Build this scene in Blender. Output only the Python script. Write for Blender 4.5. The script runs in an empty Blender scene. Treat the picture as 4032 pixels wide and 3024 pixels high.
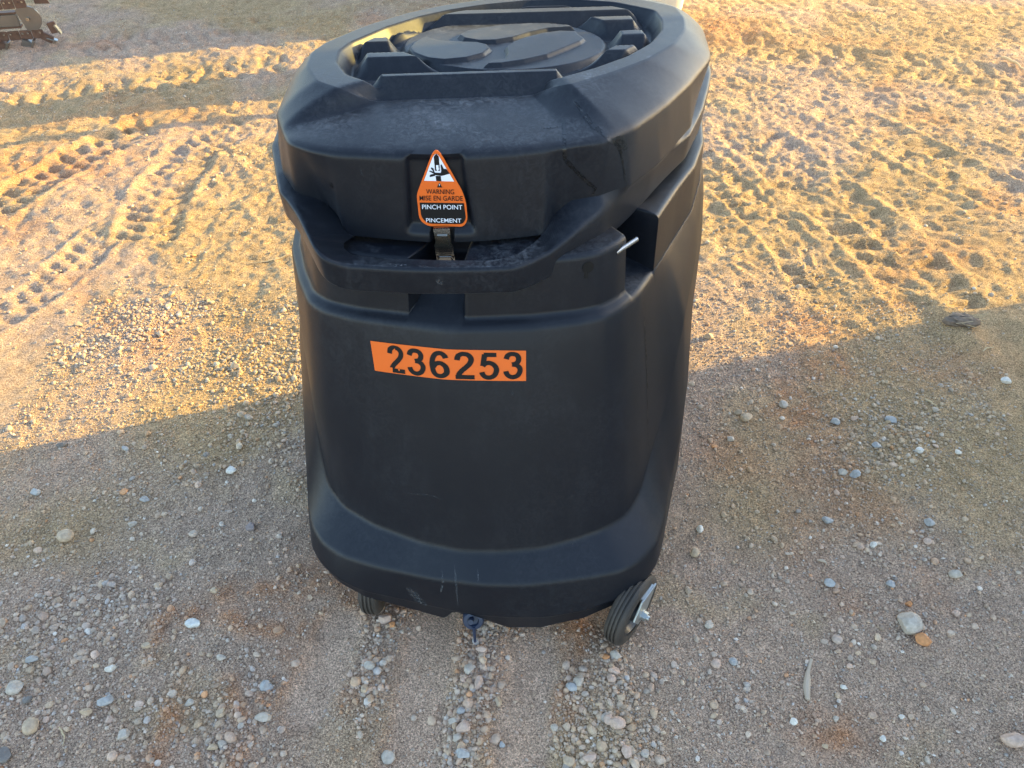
import bpy, bmesh, math, random
import numpy as np
from mathutils import Vector, Matrix
from mathutils.bvhtree import BVHTree
R = math.radians
random.seed(7); rng = np.random.default_rng(7)
scene = bpy.context.scene
col = scene.collection

# ------------------------------------------------------------------ camera, sky, sun, exposure
CAM_H, PITCH = 1.65, 42.0
cam = bpy.data.cameras.new('camera'); cam.sensor_width = 36; cam.lens = 36*3045/4032
cam.clip_start = .05; cam.clip_end = 600
co = bpy.data.objects.new('camera', cam); col.objects.link(co)
co.location = (0, 0, CAM_H); co.rotation_euler = (R(90-PITCH), 0, 0)
scene.camera = co
SUN_EL, SUN_AZ = 16.5, 17.3              # azimuth measured from +X towards +Y
SD = Vector((math.cos(R(SUN_AZ))*math.cos(R(SUN_EL)), math.sin(R(SUN_AZ))*math.cos(R(SUN_EL)), math.sin(R(SUN_EL))))
w = bpy.data.worlds.new('World'); scene.world = w; w.use_nodes = True
nt = w.node_tree; nt.nodes.clear()
sky = nt.nodes.new('ShaderNodeTexSky'); sky.sky_type = 'NISHITA'; sky.sun_disc = False
sky.sun_elevation = R(SUN_EL); sky.sun_rotation = R(90-SUN_AZ); sky.dust_density = 1.0; sky.ozone_density = .6
bg = nt.nodes.new('ShaderNodeBackground'); bg.inputs['Strength'].default_value = .14
wo = nt.nodes.new('ShaderNodeOutputWorld')
nt.links.new(sky.outputs[0], bg.inputs[0]); nt.links.new(bg.outputs[0], wo.inputs[0])
sl = bpy.data.lights.new('sun', 'SUN'); sl.energy = 2.6; sl.angle = R(.5); sl.color = (1, .71, .16)
so = bpy.data.objects.new('sun', sl); col.objects.link(so)
so.rotation_euler = SD.to_track_quat('Z', 'Y').to_euler()
scene.view_settings.view_transform = 'Standard'; scene.view_settings.look = 'None'
scene.view_settings.gamma = 1; scene.view_settings.use_curve_mapping = False
scene.view_settings.exposure = 2.4

# ------------------------------------------------------------------ helpers
def at(px, py, z):
    """point at height z seen at a pixel of the 4032x3024 photograph (survey of the photograph)"""
    f = 3045.; p = R(PITCH); u = (px-2016)/f; v = -(py-1512)/f
    d = (u, math.cos(p)+v*math.sin(p), -math.sin(p)+v*math.cos(p)); t = (z-CAM_H)/d[2]
    return (d[0]*t, d[1]*t, z)
def tag(o, label=None, cat=None, group=None, kind=None):
    if label: o['label'] = label
    if cat: o['category'] = cat
    if group: o['group'] = group
    if kind: o['kind'] = kind
    return o
def empty(name, loc=(0, 0, 0), rz=0):
    o = bpy.data.objects.new(name, None); col.objects.link(o); o.location = loc; o.rotation_euler = (0, 0, rz)
    o.empty_display_size = .1
    return o
def mesh_obj(name, verts, faces, m, parent=None, smooth=True, loc=None, sharp=None):
    me = bpy.data.meshes.new(name); me.from_pydata([tuple(v) for v in verts], [], [tuple(f) for f in faces]); me.update()
    if smooth: me.polygons.foreach_set('use_smooth', [True]*len(me.polygons))
    if sharp is not None: me.set_sharp_from_angle(angle=R(sharp))
    if m: me.materials.append(m)
    o = bpy.data.objects.new(name, me); col.objects.link(o)
    if parent: o.parent = parent
    if loc: o.location = loc
    return o
def bm_obj(name, bm, m, parent=None, bevel=0, smooth=True, sharp=35):
    me = bpy.data.meshes.new(name)
    if bevel: bmesh.ops.bevel(bm, geom=[e for e in bm.edges if len(e.link_faces) == 2 and e.calc_face_angle(0) > .5], offset=bevel, segments=2, affect='EDGES', clamp_overlap=True)
    bmesh.ops.recalc_face_normals(bm, faces=bm.faces)
    bm.to_mesh(me); bm.free()
    if smooth:
        me.polygons.foreach_set('use_smooth', [True]*len(me.polygons)); me.set_sharp_from_angle(angle=R(sharp))
    if m: me.materials.append(m)
    o = bpy.data.objects.new(name, me); col.objects.link(o)
    if parent: o.parent = parent
    return o
def add_box(bm, c, s, rot=None):
    M = Matrix.Translation(Vector(c)) @ (rot.to_4x4() if rot else Matrix()) @ Matrix.Diagonal((s[0], s[1], s[2], 1))
    return bmesh.ops.create_cube(bm, size=1, matrix=M)
def add_cyl(bm, p0, p1, r, n=24, r2=None):
    p0 = Vector(p0); p1 = Vector(p1); d = p1-p0
    M = Matrix.Translation((p0+p1)/2) @ d.to_track_quat('Z', 'Y').to_matrix().to_4x4()
    return bmesh.ops.create_cone(bm, cap_ends=True, segments=n, radius1=r, radius2=r if r2 is None else r2, depth=d.length, matrix=M)
def add_lathe(bm, c, axis, prof, n=40):
    """prof: list of (r, t) along axis, closed rings"""
    axis = Vector(axis).normalized(); q = axis.to_track_quat('Z', 'Y').to_matrix()
    rings = []
    for r, t in prof:
        ring = []
        for k in range(n):
            a = 2*math.pi*k/n
            ring.append(bm.verts.new(Vector(c)+q @ Vector((r*math.cos(a), r*math.sin(a), t))))
        rings.append(ring)
    for i in range(len(rings)-1):
        for k in range(n):
            bm.faces.new((rings[i][k], rings[i][(k+1) % n], rings[i+1][(k+1) % n], rings[i+1][k]))
    return rings
def poly_prism(bm, pts, n, th):
    """pts: planar 3-D points, extruded by th along n"""
    n = Vector(n); a = [bm.verts.new(Vector(p)) for p in pts]; b = [bm.verts.new(Vector(p)+n*th) for p in pts]
    bm.faces.new(a[::-1]); bm.faces.new(b)
    for i in range(len(a)):
        j = (i+1) % len(a); bm.faces.new((a[i], a[j], b[j], b[i]))

# numpy gradient noise
_perm = rng.permutation(512)
_ga = rng.random(512)*2*np.pi
def perlin(x, y, seed=0):
    xi = np.floor(x).astype(np.int64); yi = np.floor(y).astype(np.int64); xf = x-xi; yf = y-yi
    def g(ix, iy, dx, dy):
        h = _perm[(_perm[(ix+seed*37) & 511]+iy) & 511]; a = _ga[h]
        return np.cos(a)*dx+np.sin(a)*dy
    u = xf*xf*xf*(xf*(xf*6-15)+10); v = yf*yf*yf*(yf*(yf*6-15)+10)
    n00 = g(xi, yi, xf, yf); n10 = g(xi+1, yi, xf-1, yf); n01 = g(xi, yi+1, xf, yf-1); n11 = g(xi+1, yi+1, xf-1, yf-1)
    return (n00*(1-u)+n10*u)*(1-v)+(n01*(1-u)+n11*u)*v
def fbm(x, y, f, o=3, seed=0, gain=.5):
    s = 0; a = 1.
    for k in range(o):
        s = s+a*perlin(x*f, y*f, seed+k); f *= 2.07; a *= gain
    return s
def sstep(a, b, x):
    t = np.clip((x-a)/(b-a), 0, 1); return t*t*(3-2*t)

# materials
def newmat(name):
    m = bpy.data.materials.new(name); m.use_nodes = True
    return m, m.node_tree, m.node_tree.nodes['Principled BSDF']
def simple(name, colr, rough=.5, metal=0, bump=0, bscale=200, var=0, vscale=20, spec=.5):
    m, t, b = newmat(name); b.inputs['Base Color'].default_value = (*colr, 1); b.inputs['Roughness'].default_value = rough
    b.inputs['Metallic'].default_value = metal; b.inputs['Specular IOR Level'].default_value = spec
    tc = t.nodes.new('ShaderNodeTexCoord')
    if var:
        n = t.nodes.new('ShaderNodeTexNoise'); n.inputs['Scale'].default_value = vscale; n.inputs['Detail'].default_value = 8
        t.links.new(tc.outputs['Object'], n.inputs['Vector'])
        mx = t.nodes.new('ShaderNodeMix'); mx.data_type = 'RGBA'
        mx.inputs[6].default_value = (*[c*(1-var) for c in colr], 1); mx.inputs[7].default_value = (*[min(1, c*(1+var)) for c in colr], 1)
        t.links.new(n.outputs[0], mx.inputs[0]); t.links.new(mx.outputs[2], b.inputs['Base Color'])
    if bump:
        n = t.nodes.new('ShaderNodeTexNoise'); n.inputs['Scale'].default_value = bscale; n.inputs['Detail'].default_value = 4
        t.links.new(tc.outputs['Object'], n.inputs['Vector'])
        bp = t.nodes.new('ShaderNodeBump'); bp.inputs['Strength'].default_value = bump; bp.inputs['Distance'].default_value = .002
        t.links.new(n.outputs[0], bp.inputs['Height']); t.links.new(bp.outputs[0], b.inputs['Normal'])
    return m
def plastic_mat(name, dust=.5, sheen=0):
    m, t, b = newmat(name); L = t.links; N = t.nodes
    tc = N.new('ShaderNodeTexCoord')
    def noise(s, d=8, rough=.6, vec=None, dist=0):
        n = N.new('ShaderNodeTexNoise'); n.inputs['Scale'].default_value = s; n.inputs['Detail'].default_value = d
        n.inputs['Roughness'].default_value = rough; n.inputs['Distortion'].default_value = dist
        L.new(vec or tc.outputs['Object'], n.inputs['Vector']); return n
    def ramp(src, a, b_, c0=0, c1=1):
        r = N.new('ShaderNodeMapRange'); r.inputs['From Min'].default_value = a; r.inputs['From Max'].default_value = b_
        r.inputs['To Min'].default_value = c0; r.inputs['To Max'].default_value = c1; L.new(src, r.inputs['Value']); return r.outputs[0]
    def math_(op, a, b_):
        q = N.new('ShaderNodeMath'); q.operation = op
        for i, v in enumerate((a, b_)):
            if isinstance(v, (int, float)): q.inputs[i].default_value = v
            else: L.new(v, q.inputs[i])
        return q.outputs[0]
    big = noise(5, 5, .6); fine = noise(70, 8, .7, dist=1.5); spots = noise(320, 3, .5)
    # streaky dried water marks running down the walls
    mp = N.new('ShaderNodeMapping'); mp.inputs['Scale'].default_value = (26, 26, 2.2); L.new(tc.outputs['Object'], mp.inputs['Vector'])
    streak = noise(1, 6, .65, mp.outputs[0])
    d = math_('MULTIPLY', ramp(big.outputs[0], .38, .72), ramp(fine.outputs[0], .42, .68))
    d = math_('ADD', d, math_('MULTIPLY', ramp(streak.outputs[0], .55, .78), .35))
    d = math_('ADD', d, math_('MULTIPLY', ramp(spots.outputs[0], .66, .76), .25))
    # up-facing surfaces get more dust film, also painting their sky and sun sheen
    geo = N.new('ShaderNodeNewGeometry'); sep = N.new('ShaderNodeSeparateXYZ'); L.new(geo.outputs['True Normal'], sep.inputs[0])
    up = ramp(sep.outputs[2], .93, .996, .4, 2.6)
    d = math_('MULTIPLY', d, up)
    # fine scratches
    mp2 = N.new('ShaderNodeMapping'); mp2.inputs['Scale'].default_value = (9, 60, 90); mp2.inputs['Rotation'].default_value = (.3, .5, .6)
    L.new(tc.outputs['Object'], mp2.inputs['Vector']); sc_ = noise(3, 4, .5, mp2.outputs[0])
    scr = math_('MULTIPLY', ramp(sc_.outputs[0], .73, .78), ramp(big.outputs[0], .5, .6))
    d = math_('ADD', d, math_('MULTIPLY', scr, .4))
    dd = math_('MULTIPLY', d, dust); dd = math_('MINIMUM', dd, .6)
    mx = N.new('ShaderNodeMix'); mx.data_type = 'RGBA'; L.new(dd, mx.inputs[0])
    mx.inputs[6].default_value = (.0055, .0070, .0112, 1); mx.inputs[7].default_value = (.165, .175, .188, 1)
    L.new(mx.outputs[2], b.inputs['Base Color'])
    L.new(ramp(dd, 0, .35, .40, .62), b.inputs['Roughness']); b.inputs['Specular IOR Level'].default_value = .31
    b.inputs['Sheen Weight'].default_value = sheen; b.inputs['Sheen Roughness'].default_value = .4
    pb = noise(900, 2, .5); bp = N.new('ShaderNodeBump'); bp.inputs['Strength'].default_value = .16; bp.inputs['Distance'].default_value = .0012
    L.new(pb.outputs[0], bp.inputs['Height'])
    wv = noise(6, 3, .5); bp2 = N.new('ShaderNodeBump'); bp2.inputs['Strength'].default_value = .25; bp2.inputs['Distance'].default_value = .008
    L.new(wv.outputs[0], bp2.inputs['Height']); L.new(bp.outputs[0], bp2.inputs['Normal']); L.new(bp2.outputs[0], b.inputs['Normal'])
    return m
M_TUB = plastic_mat('black_plastic', .20)
M_LID = plastic_mat('dusty_black_plastic', .30, .05)
M_ORANGE = simple('orange_vinyl', (.74, .125, .006), .5, var=.04, vscale=40)
M_TAPE = simple('orange_tape', (.74, .125, .005), .5, var=.05, vscale=25, bump=.15, bscale=60)
M_INK = simple('black_print', (.007, .0065, .0065), .6, spec=.25)
M_WHITE = simple('white_print', (.74, .77, .84), .4)
M_STEEL = simple('brushed_steel', (.40, .39, .37), .22, 1, bump=.15, bscale=300, var=.12, vscale=60)
M_ZINC = simple('zinc_plate', (.44, .46, .45), .42, .85, bump=.1, bscale=200, var=.15, vscale=50)
M_RUBBER = simple('dark_rubber', (.020, .020, .021), .7, bump=.3, bscale=150, var=.5, vscale=22)
for _n in M_RUBBER.node_tree.nodes:
    if _n.type == 'MIX': _n.inputs[7].default_value = (.085, .068, .052, 1)
M_HUB = simple('wheel_hub_plastic', (.035, .037, .04), .4)
M_BLUE = simple('blue_rubber', (.016, .026, .055), .45, var=.3, vscale=60)
M_RUST = simple('rusty_steel', (.14, .07, .042), .6, .3, bump=.6, bscale=120, var=.45, vscale=25)
M_DKSTEEL = simple('worn_dark_steel', (.22, .20, .18), .3, .8, bump=.2, bscale=60, var=.25, vscale=12)
M_STRAW = simple('dry_straw', (.50, .38, .22), .8, var=.2)
M_WOOD = simple('weathered_wood', (.42, .33, .24), .85, bump=.5, bscale=120, var=.2)
M_WHITEBAG = simple('cream_fabric', (.62, .56, .44), .85, bump=.4, bscale=30, var=.1)
M_BLOCKER = simple('pale_blocker', (.78, .76, .72), .5, var=.1, vscale=3)  # pale skin of the unseen shadow casters, bounces light into the shade

# ------------------------------------------------------------------ ground
TRK = []     # tyre and track imprints: polyline, half width, pitch, depth, chevron
def track(pts, hw, pitch, depth, chev, ph=0): TRK.append(([np.array(at(*p, 0)[:2]) for p in pts], hw, pitch, depth, chev, ph))
track([(600, 495), (330, 610), (-60, 850)], .12, .085, .019, .03)
track([(1000, 470), (760, 600), (640, 760), (560, 960)], .13, .075, .013, .045, .3)
track([(430, 900), (330, 1000), (150, 1150), (-80, 1280)], .09, .07, .011, .03)
track([(2930, 520), (3180, 720), (3480, 960), (3740, 1240)], .17, .13, .015, .05)
track([(2700, 600), (2900, 760), (3120, 980), (3230, 1140)], .10, .085, .010, .03)
track([(3250, 420), (3600, 600), (4100, 840)], .16, .13, .012, -.04)
track([(2850, 160), (3300, 230), (4100, 330)], .22, .14, .014, .05)
track([(1150, 250), (800, 300), (300, 380), (-100, 450)], .16, .11, .012, .03)
track([(1100, 90), (600, 150), (100, 210)], .2, .10, .013, .03)
track([(2900, 2860), (3050, 3100)], .07, .05, .004, .03)
LANES = [([(1715, 2440), (1680, 2600), (1650, 2770), (1615, 3080)], .078), ([(2100, 2450), (2085, 2594), (2061, 2829), (2035, 3080)], .078), ([(1330, 2480), (1270, 2640), (1200, 2800)], .07)]
LANES = [([np.array(at(*p, 0)[:2]) for p in l], w_) for l, w_ in LANES]
RIDGES = [([(1270, 2430), (1225, 2580), (1150, 2680), (1050, 2760)], .022, .020), ([(670, 2790), (650, 2900), (625, 3040)], .020, .020), ([(1300, 2290), (1100, 2330), (900, 2350), (850, 2400), (640, 2470)], .030, .016), ([(640, 2500), (610, 2600)], .020, .012), ([(1823, 2440), (1811, 2600)], .016, .012), ([(1925, 2700), (1880, 2800), (1850, 2880)], .014, .012), ([(2262, 2420), (2285, 2570)], .022, .014), ([(2215, 2690), (2180, 2800), (2150, 2900)], .014, .012), ([(1180, 2480), (1010, 2500), (900, 2440)], .03, .012), ([(900, 2700), (960, 2860), (930, 3040)], .025, .012)]
RIDGES = [([np.array(at(*p, 0)[:2]) for p in l], a, b) for l, a, b in RIDGES]
def ridge_mask(x, y):
    m = np.zeros(x.shape); hh = np.zeros(x.shape); k = (abs(x) < 1.4) & (y < 1.7) & (y > .4)
    if k.any():
        xx, yy = x[k], y[k]; n1 = perlin(xx*16, yy*16, 33); n2 = perlin(xx*48, yy*48, 34); mm = np.zeros(xx.shape); h2 = np.zeros(xx.shape)
        for pts, w_, a in RIDGES:
            d, s, t, L = seg_st(xx, yy, pts); e = np.exp(-((d+.012*n1)/w_)**2)*sstep(-.6, .25, n1+.4*n2); mm = np.maximum(mm, e); h2 = np.maximum(h2, a*e*(.9+.5*n2))
        m[k] = mm; hh[k] = h2
    return m, hh
def seg_st(x, y, pts):
    best = np.full(x.shape, 1e9); S = np.zeros(x.shape); T = np.zeros(x.shape); L0 = 0
    for a, b in zip(pts[:-1], pts[1:]):
        d = b-a; L = np.hypot(*d); d = d/L
        s = (x-a[0])*d[0]+(y-a[1])*d[1]; sc = np.clip(s, 0, L); t = (x-a[0])*-d[1]+(y-a[1])*d[0]
        dist = np.hypot(x-(a[0]+sc*d[0]), y-(a[1]+sc*d[1])); k = dist < best
        best = np.where(k, dist, best); S = np.where(k, L0+sc, S); T = np.where(k, t, T); L0 += L
    return best, S, T, L0
def lane_mask(x, y):
    m = np.zeros(x.shape)
    for pts, w_ in LANES:
        d, s, t, L = seg_st(x, y, pts); m = np.maximum(m, 1-sstep(w_*.55, w_, d+.02*perlin(x*9, y*9, 5)))
    return m
def height(x, y):
    wx = x+.05*perlin(x*3, y*3, 11); wy = y+.05*perlin(x*3, y*3, 12)
    h = .018*perlin(x*.7, y*.7, 1)+.016*fbm(wx, wy, 2.1, 2, 2)
    far = sstep(1.6, 3.2, y+.12*x)
    rough = .35+.65*np.maximum(far, sstep(-.2, -.6, perlin(x*1.1, y*1.1, 31)))
    lm = lane_mask(x, y)
    amp = rough*(1-.75*lm)
    h = h+amp*(.014*fbm(wx, wy, 6.5, 2, 3)+.010*(.25-abs(fbm(wx, wy, 10, 2, 4)))*2+.0055*fbm(wx, wy, 26, 2, 6)+.0030*fbm(x, y, 60, 2, 7))
    h = h+(1-.55*lm)*(.0030*fbm(x, y, 70, 2, 8)+.0035*np.clip(fbm(wx, wy, 34, 2, 9), 0, 1))
    cl = perlin(x*4.3, y*4.3, 15)
    h = h+far*.011*np.clip(fbm(wx, wy*1.5, 13, 2, 16)-.10, 0, .5)*(1+cl)
    for pts, hw, pitch, dep, chev, ph in TRK:
        x0 = min(p[0] for p in pts)-hw*2; x1 = max(p[0] for p in pts)+hw*2; y0 = min(p[1] for p in pts)-hw*2; y1 = max(p[1] for p in pts)+hw*2
        k = (x > x0) & (x < x1) & (y > y0) & (y < y1)
        if not k.any(): continue
        xx = x[k]; yy = y[k]; d, s, t, L = seg_st(xx, yy, pts)
        tn = t/hw
        dm = 1-sstep(.75, 1.05, abs(tn)+.12*perlin(xx*14, yy*14, 21)); em = sstep(0, .05, s)*(1-sstep(L-.05, L, s))
        ss = (s+chev*abs(tn)+.012*perlin(xx*11, yy*11, 22)+ph*pitch)/pitch
        side = np.where(tn > 0, .5, 0)
        fr = np.abs(((ss+side) % 1)-.5)*2
        lug = 1-sstep(.30, .62, fr)
        cen = sstep(.06, .2, abs(tn))
        wear = sstep(-.45, .15, perlin(xx*3.1, yy*3.1, 23)+.1)*(1+.45*fbm(xx, yy, 38, 2, 24))
        rim = np.exp(-((abs(tn)-1.12)/.14)**2)*.55
        h[k] += em*wear*dep*(-lug*dm*cen-.35*dm+rim)
    h = h-.017*lm+.004*lm*fbm(x, y, 16, 2, 28)
    for p, rr, a in (((1940, 2700), .055, .014), ((2400, 2760), .06, .015), ((1420, 2700), .05, .012), ((3770, 1290), .07, .03), ((1000, 2450), .2, .012)):
        c = at(*p, 0); h = h+a*np.exp(-(((x-c[0])/(rr))**2+((y-c[1])/(rr*2.6))**2))
    h = h+ridge_mask(x, y)[1]
    flat = 1-sstep(.08, .5, np.maximum(abs(x)-.45, abs(y-1.5)-.5))     # level pad under the bin
    h = h*(1-.55*flat)
    return h
def hgt(x, y): return float(height(np.array([float(x)]), np.array([float(y)]))[0])
xs = np.concatenate([-np.geomspace(260, 4.0, 26), np.arange(-3.9, -1.5, .0115), np.arange(-1.5, 1.5, .0076), np.arange(1.5, 3.9, .0115), np.geomspace(4.0, 260, 26)])
ys = np.concatenate([-np.geomspace(260, .5, 24), np.arange(-.3, .42, .06), np.arange(.45, 2.3, .0074), 2.3+np.cumsum(np.linspace(.0074, .0150, 345)), np.geomspace(6.4, 300, 26)])
X, Y = np.meshgrid(xs, ys); Z = height(X.ravel().copy(), Y.ravel().copy())
far_ = np.maximum(abs(X.ravel()), abs(Y.ravel()-2)); Z *= (1-sstep(6, 14, far_))
nx, ny = len(xs), len(ys)
V = np.stack([X.ravel(), Y.ravel(), Z], 1).astype(np.float32)
i = np.arange((ny-1)*(nx-1)); r_ = i//(nx-1); c_ = i % (nx-1); a_ = r_*nx+c_
F = np.stack([a_, a_+1, a_+nx+1, a_+nx], 1).astype(np.int32)
def np_mesh(name, V, F, colr=None, smooth=True):
    me = bpy.data.meshes.new(name); k = F.shape[1]
    me.vertices.add(len(V)); me.vertices.foreach_set('co', np.ascontiguousarray(V, dtype=np.float32).ravel())
    me.loops.add(F.size); me.loops.foreach_set('vertex_index', F.ravel().astype(np.int32))
    me.polygons.add(len(F)); me.polygons.foreach_set('loop_start', (np.arange(len(F))*k).astype(np.int32))
    me.polygons.foreach_set('use_smooth', np.full(len(F), smooth))
    me.update(calc_edges=True)
    if colr is not None:
        at_ = me.color_attributes.new('tint', 'FLOAT_COLOR', 'POINT')
        cc = np.ones((len(V), 4), dtype=np.float32); cc[:, :3] = colr; at_.data.foreach_set('color', cc.ravel())
    return me
def soil_colour(x, y):
    tan = np.array([.415, .278, .146]); grey = np.array([.44, .302, .208]); red = np.array([.44, .205, .095]); pale = np.array([.48, .335, .19])
    g = sstep(-.15, .35, fbm(x, y, .9, 3, 41)+.35*sstep(1.9, 1.0, y)*1.0)
    c = tan[None]*(1-g[:, None])+grey[None]*g[:, None]
    p = sstep(.12, .5, fbm(x, y, 3.1, 3, 44)); c = c*(1-.6*p[:, None])+pale*.6*p[:, None]
    rr = .38*sstep(.25, .6, fbm(x, y, 1.7, 4, 47))
    for px, py, sx, sy, a in [(3120, 1600, .10, .16, .8), (3230, 1430, .12, .12, .7), (3180, 1740, .09, .06, .6), (3290, 2880, .08, .05, .9), (3200, 1290, .15, .1, .6), (3700, 990, .2, .16, .5), (2830, 110, .35, .3, .7), (200, 660, .35, .22, .7), (640, 2960, .03, .14, .8), (880, 2380, .07, .06, .55), (1200, 2330, .08, .10, .6), (1290, 2420, .05, .06, .6), (2270, 2480, .06, .08, .85), (1800, 2520, .04, .10, .75), (1180, 2560, .05, .05, .6), (3350, 2400, .03, .02, .4), (2240, 2760, .025, .10, .5), (1900, 2800, .03, .1, .5), (1400, 2350, .06, .08, .8), (1650, 2350, .06, .08, .8), (760, 450, .2, .15, .4), (3750, 1450, .2, .1, .5)]:
        cx, cy, _ = at(px, py, 0); e = ((x-cx)/sx)**2+((y-cy)/sy)**2
        rr = np.maximum(rr, 1.15*a*np.exp(-e)*(.7+.8*perlin(x*18, y*18, 50)+.3*perlin(x*50, y*50, 51)))
    rr = np.clip(np.maximum(rr, .75*ridge_mask(x, y)[0]), 0, 1)
    c = c*(1-rr[:, None])+red*rr[:, None]
    lm = lane_mask(x, y)*.8; c = c*(1-lm[:, None])+np.array([.55, .37, .25])*lm[:, None]
    return c
def ground_mat():
    m, t, b = newmat('sandy_soil'); N = t.nodes; L = t.links
    va = N.new('ShaderNodeVertexColor'); va.layer_name = 'tint'; tc = N.new('ShaderNodeTexCoord')
    def noise(s, d=6, r=.6):
        n = N.new('ShaderNodeTexNoise'); n.inputs['Scale'].default_value = s; n.inputs['Detail'].default_value = d; n.inputs['Roughness'].default_value = r
        L.new(tc.outputs['Object'], n.inputs['Vector']); return n
    n1 = noise(14, 8, .7); n2 = noise(210, 6, .7)
    mr = N.new('ShaderNodeMapRange'); mr.inputs['From Min'].default_value = .25; mr.inputs['From Max'].default_value = .75; mr.inputs['To Min'].default_value = .72; mr.inputs['To Max'].default_value = 1.26
    L.new(n1.outputs[0], mr.inputs[0])
    mr2 = N.new('ShaderNodeMapRange'); mr2.inputs['From Min'].default_value = .3; mr2.inputs['From Max'].default_value = .7; mr2.inputs['To Min'].default_value = .45; mr2.inputs['To Max'].default_value = 1.55
    L.new(n2.outputs[0], mr2.inputs[0])
    # coarse sand grains of differing colour
    vo = N.new('ShaderNodeTexVoronoi'); vo.inputs['Scale'].default_value = 420; L.new(tc.outputs['Object'], vo.inputs['Vector'])
    bw = N.new('ShaderNodeSeparateColor'); L.new(vo.outputs['Color'], bw.inputs[0])
    mr3 = N.new('ShaderNodeMapRange'); mr3.inputs['To Min'].default_value = .55; mr3.inputs['To Max'].default_value = 1.5; L.new(bw.outputs[0], mr3.inputs[0])
    m1 = N.new('ShaderNodeMath'); m1.operation = 'MULTIPLY'; L.new(mr.outputs[0], m1.inputs[0]); L.new(mr2.outputs[0], m1.inputs[1])
    m2 = N.new('ShaderNodeMath'); m2.operation = 'MULTIPLY'; L.new(m1.outputs[0], m2.inputs[0]); L.new(mr3.outputs[0], m2.inputs[1])
    vm = N.new('ShaderNodeVectorMath'); vm.operation = 'SCALE'; L.new(va.outputs[0], vm.inputs[0]); L.new(m2.outputs[0], vm.inputs['Scale'])
    L.new(vm.outputs[0], b.inputs['Base Color']); b.inputs['Roughness'].default_value = .95; b.inputs['Specular IOR Level'].default_value = .15
    bp = N.new('ShaderNodeBump'); bp.inputs['Strength'].default_value = 1; bp.inputs['Distance'].default_value = .0045
    L.new(n2.outputs[0], bp.inputs['Height'])
    vb = N.new('ShaderNodeBump'); vb.inputs['Strength'].default_value = .8; vb.inputs['Distance'].default_value = .0025; vb.invert = True
    L.new(vo.outputs['Distance'], vb.inputs['Height']); L.new(bp.outputs[0], vb.inputs['Normal']); L.new(vb.outputs[0], b.inputs['Normal'])
    return m
M_SOIL = ground_mat()
me = np_mesh('ground', V, F, soil_colour(V[:, 0].astype(float), V[:, 1].astype(float)))
me.materials.append(M_SOIL); g = bpy.data.objects.new('ground', me); col.objects.link(g); g['kind'] = 'structure'

# ------------------------------------------------------------------ stones
def stone_mat():
    m, t, b = newmat('stone'); N = t.nodes; L = t.links
    va = N.new('ShaderNodeVertexColor'); va.layer_name = 'tint'; tc = N.new('ShaderNodeTexCoord')
    n = N.new('ShaderNodeTexNoise'); n.inputs['Scale'].default_value = 90; n.inputs['Detail'].default_value = 6; n.inputs['Roughness'].default_value = .65; L.new(tc.outputs['Object'], n.inputs['Vector'])
    mr = N.new('ShaderNodeMapRange'); mr.inputs['From Min'].default_value = .25; mr.inputs['From Max'].default_value = .75; mr.inputs['To Min'].default_value = .66; mr.inputs['To Max'].default_value = 1.36; L.new(n.outputs[0], mr.inputs[0])
    vm = N.new('ShaderNodeVectorMath'); vm.operation = 'SCALE'; L.new(va.outputs[0], vm.inputs[0]); L.new(mr.outputs[0], vm.inputs['Scale'])
    L.new(vm.outputs[0], b.inputs['Base Color']); b.inputs['Roughness'].default_value = .8; b.inputs['Specular IOR Level'].default_value = .3
    bp = N.new('ShaderNodeBump'); bp.inputs['Strength'].default_value = .5; bp.inputs['Distance'].default_value = .002; L.new(n.outputs[0], bp.inputs['Height']); L.new(bp.outputs[0], b.inputs['Normal'])
    return m
M_STONE = stone_mat()
def ico(sub):
    bm = bmesh.new(); bmesh.ops.create_icosphere(bm, subdivisions=sub, radius=1); bm.verts.ensure_lookup_table()
    v = np.array([q.co[:] for q in bm.verts]); f = np.array([[q.index for q in p.verts] for p in bm.faces]); bm.free(); return v, f
ICO1, ICO2, ICO3 = ico(1), ico(2), ico(3)
CG, CB, CT, CO, CW, CD, CP = (.42, .36, .29), (.34, .33, .31), (.44, .33, .22), (.52, .24, .10), (.60, .55, .47), (.17, .15, .13), (.47, .34, .26)
def rock_shape(v, seed, cuts=7, lo=.62):
    """round lump planed by random facets: angular crushed stone or, with few cuts, a rounded pebble"""
    r = np.random.default_rng(seed); v = v.copy()
    for k in range(cuts):
        n = r.normal(size=3); n /= np.linalg.norm(n); d = r.uniform(lo, .95); s = v@n; o = np.clip(s-d, 0, None); v -= o[:, None]*n*.93
    return v
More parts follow.
